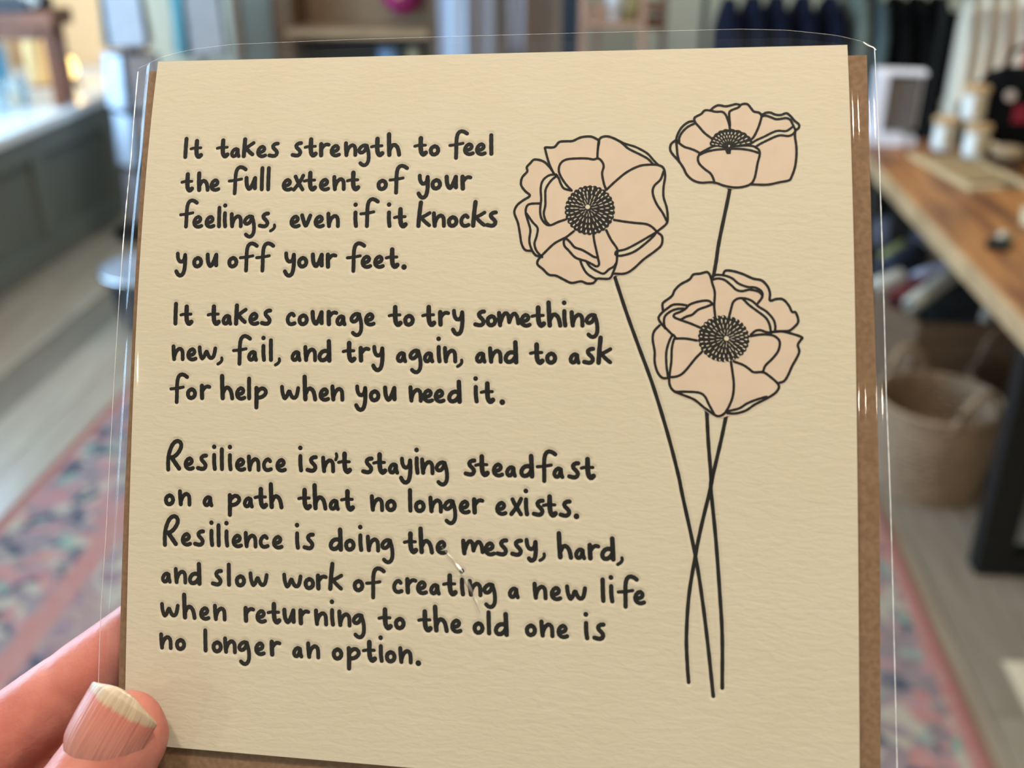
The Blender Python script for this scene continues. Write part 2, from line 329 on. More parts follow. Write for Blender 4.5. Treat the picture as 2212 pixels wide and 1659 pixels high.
# ------------------------------------------------------------ clothes rail and garments
Yg = 5.25
rl = thing('clothes_rail', 'black steel clothes rail along the back wall on the right', 'clothes rail', (1.5, Yg, 0))
MB().tube([(W(1520, Yg)-1.5, 0, 1.30), (1.45, 0, 1.30)], .014).build('top_bar', MBLK, rl)
for xx in (W(1520, Yg)-1.5, 1.45): MB().tube([(xx, 0, 0), (xx, 0, 1.30)], .014).build('upright', MBLK, rl); MB().tube([(xx, -.25, .015), (xx, .25, .015)], .014).build('foot', MBLK, rl)
def garment(px, wpx, ztop, zbot, m, label, group, seed, Y=Yg, cat='garment', lean=0, dp=1.0):
    """shirt or dress hung edge-on: shoulders sloping from the hook, soft folds, sleeve, hanger"""
    x = W(px, Y); wd = wpx*Y*1.02/2222; rr = random.Random(seed)
    t = thing('garment', label, cat, (x, Y, 0), 0, group); ztop += .07
    V = []; F_ = []; nz_ = 12; nr = 20
    for j in range(nz_+1):
        f = j/nz_; z = ztop+(zbot-ztop)*f
        half = .06+.18*min(1, f*12)**.6
        th_ = wd*(.20+.20*min(1, f*6))*(1+.06*math.sin(f*5+seed))
        for i in range(nr):
            a = 2*math.pi*i/nr
            V.append((th_*math.cos(a)*(1+.10*math.sin(5*a+seed+f*2))+lean*f, dp*half*math.sin(a)*(1+.05*math.sin(3*a)), z))
    for j in range(nz_):
        for i in range(nr): F_.append((j*nr+i, j*nr+(i+1) % nr, (j+1)*nr+(i+1) % nr, (j+1)*nr+i))
    F_.append(tuple(range(nr))); F_.append(tuple(nz_*nr+i for i in reversed(range(nr))))
    mesh('cloth', V, F_, m, t, True)
    MB().tube([(0, -.19*dp, ztop-.10), (0, -.10*dp, ztop-.04), (0, 0, ztop+.01), (0, .10*dp, ztop-.04), (0, .19*dp, ztop-.10)], .006, 6).tube([(0, 0, ztop+.02), (0, 0, 1.27 if Y == Yg else ztop+.07), (0, .015, 1.29 if Y == Yg else ztop+.1)], .0035, 6).build('hanger', mat('hanger_wood', (.50, .42, .27), .5), t)
    MB().tube([(0, -.20*dp, ztop-.06), (wd*.1, -.25*dp, ztop-.2), (wd*.12, -.262*dp, ztop-.42)], [wd*.28, wd*.27, wd*.24], 10).build('sleeve', m, t, True)
    return t
MNV = mat('navy_cotton', (.006, .009, .024), .9, spec=.2, bump=.001, bscale=120); MBK = mat('black_cotton', (.0022, .0024, .003), .9, spec=.15); MTL = mat('slate_teal_cotton', (.075, .115, .13), .85, bump=.001, bscale=120)
MCR = mat('cream_knit', (.74, .67, .55), .9, bump=.0015, bscale=150); MRD = mat('red_cotton', (.40, .01, .03), .75); MOL = mat('sage_cotton', (.14, .17, .15), .85)
nvl = ['leftmost navy top on the clothes rail', 'second navy top from the left on the clothes rail', 'third navy top from the left on the rail', 'fourth navy top from the left on the rail', 'navy top just left of the slate garments']
for i, px in enumerate((1572, 1622, 1672, 1728, 1786)):
    garment(px, 62, Zp(22+6*(i == 0), Yg, px), .22, MNV, nvl[i], 'navy tops on the clothes rail', i)
garment(1836, 44, Zp(-5, Yg, 1836), .25, MOL, 'grey-green top beside the navy tops', 'slate tops on the rail', 11)
garment(1876, 46, Zp(8, Yg, 1876), .25, MTL, 'slate-blue top hanging left of the black clothes', 'slate tops on the rail', 12)
for i, px in enumerate((1928, 1972, 2018)): garment(px, 60, Zp(24, Yg, px), .12, MBK, ['black garment right next to the slate-blue top', 'middle one of the three black garments', 'black garment next to the cream knits'][i], 'black garments on the rail', 20+i)
Yh = 4.7
for i, (px, py, ln) in enumerate(((2084, 8, 0), (2118, 0, 0), (2155, 4, 0), (2196, -4, 0))):
    garment(px, [28, 32, 34, 38][i], Zp(py+18, Yh, px), [.36, .56, .60, .62][i], MCR, ['leftmost cream knit, reaching lowest behind the candle jars', 'second cream knit from the left, above the candle jars', 'third cream knit from the left', 'rightmost cream knit, next to the red garment'][i], 'cream knits on the nearer rail', 30+i, Yh, lean=ln, dp=.32)
r2 = thing('clothes_rail', 'second clothes rail in front, carrying the cream and red garments', 'clothes rail', (2.0, Yh, 0))
zr = Zp(-4, Yh, 2112)+.085
MB().tube([(W(2035, Yh)-2, .01, zr), (.95, .01, zr)], .013).build('top_bar', MBLK, r2)
for xx in (W(2035, Yh)-2, .95): MB().tube([(xx, .01, 0), (xx, .01, zr)], .013).build('upright', MBLK, r2)
garment(2228, 56, Zp(40, Yh, 2228), .55, MRD, 'red garment at the right edge of the frame', None, 41, Yh)
# low fixture behind the table
# ------------------------------------------------------------ wooden table with steel frames
MTB = mat('table_timber', (.47, .20, .055), .42, nz=1, col2=(.15, .05, .016), nscale=3.6, stretch=(7, .8, 1), bump=.0007, bscale=30)
MTE_ = mat('table_edge_timber', (.55, .36, .19), .5, nz=.3, nscale=6)
TX = .94; tb = thing('wooden_table', 'orange-brown timber table on black steel legs at the right', 'table', (TX, 2.2, 0))
for i in range(5): box('top_plank', (.001+i*.16, .16+i*.16-.002, -.55, 1.78, .655, .70), MTB, tb, .004)
box('edge_band', (-.018, 0, -.55, 1.78, .652, .702), MTE_, tb, .003)
for y in (.0, 1.5):
    fr_ = MB().box(.03, .11, y, y+.06, .04, .655, .003); fr_.box(.70, .78, y, y+.06, .04, .655, .003)
    MB().box(.03, .11, y, y+.06, 0, .655, .003).build('leg', MBLK, tb); MB().box(.70, .78, y, y+.06, 0, .655, .003).build('leg', MBLK, tb)
    MB().box(.11, .70, y, y+.06, 0, .06, .003).build('foot_bar', MBLK, tb); MB().box(.11, .70, y, y+.06, .60, .655, .003).build('cross_bar', MBLK, tb)
# white stepped display on the table
MWB = mat('white_card_box', (.86, .86, .95), .55)
wb = thing('white_display_box', 'white upright display box with grey open front on the table end', 'display box', (1.02, 3.90, .70), R(-8)); wb.scale = (.76, .76, .70)
q0 = (0, 0)
box('base_tray', (-.13, .10, -.07, .12, 0, .06), MWB, wb); box('back_board', (-.05, .17, .10, .12, .06, .36), MWB, wb); box('side_board', (-.06, .0, -.02, .12, .06, .35), MWB, wb); box('step', (.0, .16, -.05, .10, .0, .04), MWB, wb)
box('grey_panel', (.005, .15, .03, .10, .05, .33), mat('warm_grey_board', (.17, .15, .14), .7, nz=.15, stretch=(8, 1, 1)), wb); box('lid_flap', (-.06, .17, .0, .12, .345, .365), MWB, wb)
kn = thing('shell_knob', 'small pale rounded knob beside the white display box', 'ornament', (1.275, 3.92, .70)); MB().lathe([(0, 0), (.02, 0), (.028, .02), (.02, .045), (0, .05)], n=16).build('body', mat('shell', (.5, .42, .36), .4), kn, True)
# candle jars with bamboo lids
MJ = mat('frosted_white_glass', (.80, .82, .80), .15, coat=.6); MJB = mat('cream_jar_wrap', (.55, .46, .32), .5); MBAM = mat('bamboo_lid', (.62, .40, .20), .45, nz=.2, nscale=20)
def cjar(x, y, z, label):
    t = thing('candle_jar', label, 'candle jar', (x, y, z), 0, 'candle jars with bamboo lids'); t.scale = (.9, .9, .88)
    MB().lathe([(0, 0), (.034, 0), (.042, .008), (.043, .02), (.043, .105), (0, .105)], n=28).build('jar', MJ, t, True)
    V = []; F_ = []
    for i in range(13):
        a = R(-75)+R(150)*i/12; V += [(.0438*math.cos(a), .0438*math.sin(a)*1, .02), (.0438*math.cos(a), .0438*math.sin(a), .098)]
        if i: F_.append((2*i-2, 2*i, 2*i+1, 2*i-1))
    mesh('wrap_label', V, F_, MJB, t).rotation_euler = (0, 0, R(-38))  # tan strip over the right-hand part of the jar
    MB().lathe([(0, .105), (.046, .105), (.050, .108), (.050, .126), (.046, .130), (0, .130)], n=28).build('lid', MBAM, t, False)
pa = at(2035, 322, Z=.72); pb = at(2090, 335, Z=.72)
cjar(pa.x, pa.y, .716, 'left-hand lower candle jar with bamboo lid on the slatted tray'); cjar(pb.x+.012, pb.y-.02, .716, 'right-hand lower candle jar with bamboo lid on the slatted tray'); cjar((pa.x+pb.x)/2+.035, (pa.y+pb.y)/2, .831, 'upper candle jar stacked on the other two')
# slatted tray
tc_ = at(2062, 372, Z=.70)
tr = thing('slatted_tray', 'pale wooden slatted tray holding the candle jars', 'tray', (tc_.x+.045, tc_.y, .70), R(9))
MBW = mat('pale_bamboo', (.62, .46, .26), .5, nz=.15, nscale=15)
box('side_rail', (-.115, -.09, -.24, .22, 0, .016), MBW, tr, .003); box('side_rail', (.075, .10, -.24, .22, 0, .016), MBW, tr, .003); box('end_rail', (-.09, .0, -.24, -.205, 0, .016), MBW, tr, .003)
box('tray_floor', (-.09, .075, -.205, .22, 0, .003), mat('tray_floor', (.10, .07, .04), .7), tr, .001)
for i in range(9): box('slat', (-.09, .075, -.13+i*.038, -.121+i*.038, .003, .012), MBW, tr, .002)
# brush with dark bristles and loose rattan on the tray
br = thing('scrubbing_brush', 'round wooden brush with bristles right of the candle jars', 'brush', (tc_.x+.17, tc_.y+.03, .72), R(20))
MB().lathe([(0, .03), (.05, .03), (.055, .045), (.04, .06), (0, .065)], n=20).build('head', mat('weathered_beech', (.30, .21, .12), .6), br, True); MB().tube([(0, .04, .045), (.02, .2, .05)], [.012, .009]).build('handle', MBW, br)
bb = MB(); rb = random.Random(4)
for i in range(90):
    a = rb.uniform(0, 6.28); q_ = .045*math.sqrt(rb.random()); bb.tube([(q_*math.cos(a), q_*math.sin(a), .035), (q_*1.15*math.cos(a), q_*1.15*math.sin(a), 0)], .0014, 4)
bb.build('bristles', mat('dark_bristle', (.10, .07, .05), .8), br)['kind'] = 'stuff'
# black bag with red print behind the jars
bp_ = at(2160, 300, Y=3.72)
bag = thing('black_bag', 'black bag with dark red patch behind the candle jars at the right', 'bag', (bp_.x+.03, 3.75, .70))
V = []; F_ = []; nr = 24
for j, (z, a, b_) in enumerate(((0, .13, .09), (.03, .15, .10), (.12, .155, .10), (.22, .14, .085), (.28, .10, .05), (.30, .05, .02))):
    for i in range(nr):
        t_ = 2*math.pi*i/nr; V.append((a*math.copysign(abs(math.cos(t_))**.7, math.cos(t_)), b_*math.copysign(abs(math.sin(t_))**.7, math.sin(t_)), z))
for j in range(5):
    for i in range(nr): F_.append((j*nr+i, j*nr+(i+1) % nr, (j+1)*nr+(i+1) % nr, (j+1)*nr+i))
F_.append(tuple(reversed(range(nr)))); F_.append(tuple(5*nr+i for i in range(nr)))
mesh('bag_body', V, F_, MBK, bag, True)
MB().tube(catmull([(-.07, -.03, .27), (-.04, -.04, .36), (.04, -.04, .36), (.07, -.03, .27)], 5), .008).build('handle', MBK, bag, True)
MB().box(-.03, .06, -.102, -.095, .13, .19, .002).build('red_patch', mat('dark_red_print', (.22, .006, .02), .6), bag); MB().lathe([(0, 0), (.018, 0), (.018, .008), (0, .01)], n=16).build('round_badge', mat('badge', (.55, .45, .40), .4), bag).matrix_local = Matrix.Translation((-.05, -.095, .22)) @ Matrix.Rotation(R(90), 4, 'X')
# small tool on the table
tp_ = at(2155, 535, Z=.70)
tl = thing('black_clip', 'black clip with pale tip lying near the table edge', 'clip', (tp_.x, tp_.y, .70), R(-28))
box('clip_jaw', (-.028, .03, -.03, .02, 0, .022), MBLK, tl, .005); box('clip_handle', (-.004, .024, .015, .085, .006, .02), mat('olive_plastic', (.16, .15, .07), .4), tl, .004); box('clip_tip', (-.012, .006, .02, .075, .02, .026), mat('pale_plastic', (.62, .60, .50), .4), tl, .002)
st_ = at(2200, 470, Z=.70); sp = thing('cream_slip', 'cream paper slip at the right edge on the table', 'paper', (st_.x+.06, st_.y, .701), R(-20)); box('sheet', (-.05, .07, -.1, .1, 0, .002), mat('cream_paper', (.72, .66, .48), .7), sp, .0005)
# ------------------------------------------------------------ under the table
crt = thing('dark_crate', 'dark crate full of bags and bottles under the table', 'crate', (1.34, 3.28, 0))
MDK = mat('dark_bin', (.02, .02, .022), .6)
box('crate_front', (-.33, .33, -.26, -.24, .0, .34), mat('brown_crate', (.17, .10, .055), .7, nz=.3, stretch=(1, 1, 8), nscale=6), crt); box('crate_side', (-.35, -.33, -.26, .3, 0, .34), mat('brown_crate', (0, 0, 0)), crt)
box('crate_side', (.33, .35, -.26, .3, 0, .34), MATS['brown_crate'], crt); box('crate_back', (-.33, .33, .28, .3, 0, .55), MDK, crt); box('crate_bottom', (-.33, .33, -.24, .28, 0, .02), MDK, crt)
rolls = [((.06, .06, .08), 'near-black folded cloth lying lowest in the dark crate', (1890, 500), (2060, 520), .055), ((.42, .42, .55), 'lilac rolled cloth in the dark crate under the table', (1975, 603), (2075, 570), .024),
 ((.50, .50, .44), 'pale grey rolled cloth slanting in the front of the crate', (1965, 660), (2062, 590), .026), ((.13, .02, .02), 'maroon rolled cloth between the lilac and grey rolls', (1930, 650), (2030, 600), .034),
 ((.55, .54, .47), 'pale rolled cloth beside the card edge in the crate', (1885, 622), (1952, 596), .028), ((.02, .03, .06), 'dark blue rolled cloth in the crate', (1905, 590), (1985, 545), .04), ((.22, .19, .15), 'taupe rolled cloth towards the back of the crate', (1985, 555), (2060, 545), .045),
 ((.30, .31, .12), 'olive rolled cloth at the back left of the crate', (1910, 560), (1955, 530), .024)]
for i, (c, lb_, a, b_, r) in enumerate(rolls):
    pa_, pb_ = at(a[0], a[1], Y=3.10+.05*i*(1 if i not in (1, 2) else 0)), at(b_[0], b_[1], Y=3.22+.04*i*(1 if i not in (1, 2) else 0))
    pa_ = at(a[0], a[1], Z=.37+r+(.05 if i in (1, 2) else 0)); pb_ = at(b_[0], b_[1], Z=.40+r+(.04 if i in (1, 2) else 0))
    d = pb_-pa_; P_ = [pa_+d*k for k in (0, .03, .3, .6, .97, 1)]
    o = MB().tube(P_, [r*.6, r, r*1.05, r, r, r*.6], 12).build('rolled_cloth', mat(f'roll_{i}', c, .8, bump=.001, bscale=80), None, True); tag(o, lb_, 'cloth roll', 'rolled cloths in the dark crate')
# crate filling below the rolls
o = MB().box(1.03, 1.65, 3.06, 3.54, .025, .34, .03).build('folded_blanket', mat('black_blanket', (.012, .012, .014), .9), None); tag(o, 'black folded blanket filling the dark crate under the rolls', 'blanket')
dm = at(2155, 690, Z=.45); hk = thing('grey_strap', 'short grey strap hanging below the table near its leg', 'strap', (dm.x, dm.y, 0)); MB().tube([(0, 0, .654), (-.01, 0, .56), (-.03, .01, .44)], [.02, .022, .018], 8).build('strap', mat('grey_felt', (.22, .20, .17), .8), hk, True)
# wicker baskets
MWK = mat('wicker', (.33, .22, .135), .75, nz=.3, nscale=40); MWKD = mat('wicker_dark', (.17, .105, .06), .75, nz=.3, nscale=40)
def basket(cx, cy, r0, r1, h, m, label, kh=1.0, gp=None):
    t = thing('wicker_basket', label, 'basket', (cx, cy, 0), 0, gp); n = 48; rows = int(h/.0165); V = []; F_ = []
    prof = []
    for j in range(rows):
        z = h*j/rows
        for k in range(4):
            f = (j+k/4)/rows; rr_ = (r0+(r1-r0)*f)*(1+.06*math.sin(f*math.pi)); prof.append((rr_+.004*math.sin(k/4*2*math.pi), z+h/rows*k/4))
    b = MB(); K = len(prof)
    for i in range(n):
        a = 2*math.pi*i/n; wv = .0035*(1 if i % 2 else -1)
        for q_, (rr_, z) in enumerate(prof):
            s_ = wv*(1 if (q_//4) % 2 else -1); V.append(((rr_+s_)*math.cos(a), (rr_+s_)*math.sin(a), z))
    for i in range(n):
        j = (i+1) % n
        for q_ in range(K-1): F_.append((i*K+q_, j*K+q_, j*K+q_+1, i*K+q_+1))
    nb = len(V); V.append((0, 0, .004))
    for i in range(n): F_.append((nb, ((i+1) % n)*K, i*K))
    o = mesh('woven_wall', V, F_, m, t, True); sd_ = o.modifiers.new('s', 'SOLIDIFY'); sd_.thickness = .008
    MB().tube([(r1*1.005*math.cos(a), r1*1.005*math.sin(a), h) for a in [2*math.pi*i/40 for i in range(41)]], .009, 8, False).build('rim', m, t, True)
    for a0 in (R(-68), R(112)):
        P_ = [Vector((r1*math.cos(a0+R(x)), r1*math.sin(a0+R(x)), h+z)) for x, z in ((-26, -.02), (-22, .02), (-11, .075), (0, .09), (11, .075), (22, .02), (26, -.02))]
        MB().tube(catmull(P_, 4), .010, 8).build('handle', m, t, True)
    return t
bk = at(2030, 1112, Z=0)
basket(bk.x+.0, bk.y+.17, .135, .165, .27, MWK, 'round pale wicker basket with loop handles on the floor beside the card')
gcl = at(2040, 890, Z=.17); o = MB().lathe([(0, 0), (.10, .01), (.13, .05), (.11, .09), (.05, .12), (0, .125)], n=18).build('green_cloth', mat('green_cloth', (.05, .075, .03), .9, nz=.6, nscale=20, bump=.01, bscale=30), None, True); o.location = (bk.x-.0, bk.y+.17, .03); tag(o, 'dark green cloth bundled inside the round wicker basket', 'cloth')
basket(1.30, 2.79, .17, .20, .26, MWKD, 'darker brown wicker basket behind the round pale one')
# ------------------------------------------------------------ navy tub
nb_ = thing('navy_tub', 'navy metal tub with grey lid on the floor, cut by the card edge', 'tub', (-1.72, 3.62, 0))
MNT = mat('navy_enamel', (.012, .028, .06), .25, coat=.5)
MB().lathe([(0, 0), (.115, 0), (.125, .01), (.165, .21), (.17, .225), (.16, .225), (0, .2)], n=36).build('body', MNT, nb_, True)
MB().lathe([(0, .252), (.15, .24), (.182, .222), (.185, .232), (.152, .25), (.03, .262), (0, .262)], n=36).build('lid', mat('grey_enamel', (.20, .215, .25), .38), nb_, True)
MB().tube([(.178*math.cos(a), .178*math.sin(a), .228) for a in [2*math.pi*i/40 for i in range(41)]], .008, 8, False).build('rim', mat('polished_steel', (.75, .8, .85), .08, metal=1), nb_, True)
# ------------------------------------------------------------ oriental rug
def rug_mat():
    m = bpy.data.materials.new('oriental_rug_pile'); m.use_nodes = True; nt = m.node_tree; N = nt.nodes; L = nt.links; b = N['Principled BSDF']
    b.inputs['Roughness'].default_value = .92; b.inputs['Specular IOR Level'].default_value = .15
    tc = N.new('ShaderNodeTexCoord')
    def vor(sc, stretch=(1, 1, 1), feat='F1'):
        mp = N.new('ShaderNodeMapping'); mp.inputs['Scale'].default_value = stretch
        nzz = N.new('ShaderNodeTexNoise'); nzz.inputs['Scale'].default_value = 7; L.new(tc.outputs['Object'], nzz.inputs['Vector'])
        ma = N.new('ShaderNodeVectorMath'); ma.operation = 'MULTIPLY_ADD'; ma.inputs[1].default_value = (.13, .13, 0); L.new(nzz.outputs['Color'], ma.inputs[0]); L.new(tc.outputs['Object'], ma.inputs[2])
        L.new(ma.outputs[0], mp.inputs[0]); v = N.new('ShaderNodeTexVoronoi'); v.feature = feat; v.inputs['Scale'].default_value = sc; L.new(mp.outputs[0], v.inputs['Vector']); return v
    def ramp(src, stops, interp='CONSTANT'):
        r = N.new('ShaderNodeValToRGB'); r.color_ramp.interpolation = interp; e = r.color_ramp.elements
        e[0].position = stops[0][0]; e[0].color = (*stops[0][1], 1); e[1].position = stops[1][0]; e[1].color = (*stops[1][1], 1)
        for p_, c_ in stops[2:]: q_ = e.new(p_); q_.color = (*c_, 1)
        L.new(src, r.inputs[0]); return r
    PK = (.35, .155, .14); RDD = (.42, .07, .075); NVY = (.025, .038, .07); CRM = (.34, .30, .235); MNT_ = (.18, .26, .21); BE = (.28, .195, .165); GRY = (.19, .145, .155)
    v1 = vor(6.5, (1, .8, 1)); sp_ = N.new('ShaderNodeSeparateColor'); L.new(v1.outputs['Color'], sp_.inputs[0])
    field = ramp(sp_.outputs[0], [(0, BE), (.22, CRM), (.42, PK), (.62, BE), (.72, MNT_), (.80, RDD), (.88, CRM), (.95, NVY)])
    ring = ramp(v1.outputs['Distance'], [(0, (0, 0, 0)), (.30, (1, 1, 1)), (.40, (0, 0, 0)), (.5, (1, 1, 1)), (.54, (0, 0, 0))])
    mxr = N.new('ShaderNodeMix'); mxr.data_type = 'RGBA'; mxr.inputs['B'].default_value = (.20, .12, .15, 1); L.new(ring.outputs[0], mxr.inputs['Factor']); L.new(field.outputs[0], mxr.inputs['A'])
    fine = vor(26); sp2 = N.new('ShaderNodeSeparateColor'); L.new(fine.outputs['Color'], sp2.inputs[0])
    border = ramp(sp2.outputs[1], [(0, GRY), (.30, NVY), (.46, PK), (.60, CRM), (.74, (.33, .16, .17)), (.86, GRY), (.95, MNT_)])
    sx_ = N.new('ShaderNodeSeparateXYZ'); L.new(tc.outputs['Object'], sx_.inputs[0])
    ab = N.new('ShaderNodeMath'); ab.operation = 'ABSOLUTE'; L.new(sx_.outputs[0], ab.inputs[0])
    inb = N.new('ShaderNodeMath'); inb.operation = 'GREATER_THAN'; inb.inputs[1].default_value = .83; L.new(ab.outputs[0], inb.inputs[0])
    m1 = N.new('ShaderNodeMix'); m1.data_type = 'RGBA'; L.new(inb.outputs[0], m1.inputs['Factor']); L.new(mxr.outputs['Result'], m1.inputs['A']); L.new(border.outputs[0], m1.inputs['B'])
    gd = ramp(ab.outputs[0], [(0, (0, 0, 0)), (.70, (0, 0, 0)), (.705, (1, 1, 1)), (.76, (0, 0, 0)), (.97, (0, 0, 0)), (.975, (1, 1, 1))])
    dv = N.new('ShaderNodeMath'); dv.operation = 'DIVIDE'; dv.inputs[1].default_value = 1.18; L.new(ab.outputs[0], dv.inputs[0]); L.new(dv.outputs[0], gd.inputs[0])
    m2 = N.new('ShaderNodeMix'); m2.data_type = 'RGBA'; m2.inputs['B'].default_value = (.34, .15, .13, 1); L.new(gd.outputs[0], m2.inputs['Factor']); L.new(m1.outputs['Result'], m2.inputs['A'])
    nz_ = N.new('ShaderNodeTexNoise'); nz_.inputs['Scale'].default_value = 45; nz_.inputs['Detail'].default_value = 4; L.new(tc.outputs['Object'], nz_.inputs['Vector'])
    m3 = N.new('ShaderNodeMix'); m3.data_type = 'RGBA'; m3.inputs['B'].default_value = (.36, .31, .30, 1); mr = N.new('ShaderNodeMapRange'); mr.inputs[1].default_value = .4; mr.inputs[2].default_value = .75; mr.inputs[4].default_value = .40
    L.new(nz_.outputs[0], mr.inputs[0]); L.new(mr.outputs[0], m3.inputs['Factor']); L.new(m2.outputs['Result'], m3.inputs['A']); L.new(m3.outputs['Result'], b.inputs['Base Color'])
    return m
rug = thing('oriental_rug', 'faded pink and navy oriental rug across the plank floor', 'rug', (-.39, 1.75, 0))
MB().box(-1.18, 1.18, -1.55, 1.60, 0, .010, .003).build('pile', rug_mat(), rug)
box('edge_binding', (-1.195, -1.175, -1.55, 1.60, 0, .013), mat('rug_binding_rose', (.24, .09, .07), .9), rug, .004); box('edge_binding', (1.175, 1.195, -1.55, 1.60, 0, .013), MATS['rug_binding_rose'], rug, .004)
fb = MB(); rf = random.Random(8)
for i in range(230):
    x_ = -1.17+2.34*i/229
    for y_, s_ in ((1.60, 1), (-1.55, -1)): fb.tube([(x_, y_, .006), (x_+rf.uniform(-.01, .01), y_+s_*.07, .003)], .0025, 4)
fb.build('fringe', mat('rug_fringe', (.6, .54, .44), .9), rug)['kind'] = 'stuff'
# ------------------------------------------------------------ ceiling lamps
ME = mat('lamp_glass', (1, .9, .75), .4, emit=(1, .84, .62), estr=22)
wh = mat('white_enamel', (.8, .79, .76), .4)
DL = ['white ceiling downlight straight above the card', 'white ceiling downlight above and just right of the card', 'white ceiling downlight on the left beyond the card', 'white ceiling downlight to the right of the viewer', 'white ceiling downlight over the left of the rug', 'white ceiling downlight over the middle of the shop floor', 'white ceiling downlight over the timber table', 'white ceiling downlight in front of the wooden cabinet', 'white ceiling downlight in front of the navy tops', 'white ceiling downlight in the rear left corner', 'white ceiling downlight in the rear right corner']
for i, (x_, y_) in enumerate(LAMPS):
    t = thing('ceiling_downlight', DL[i], 'ceiling lamp', (x_, y_, 2.94), 0, 'ceiling downlights')
    MB().lathe([(.085, .06), (.11, .06), (.115, .0), (.10, -.008), (.085, .0)], n=28).build('housing', wh, t, True); MB().lathe([(0, .02), (.084, .02)], n=24).build('diffuser', ME, t)

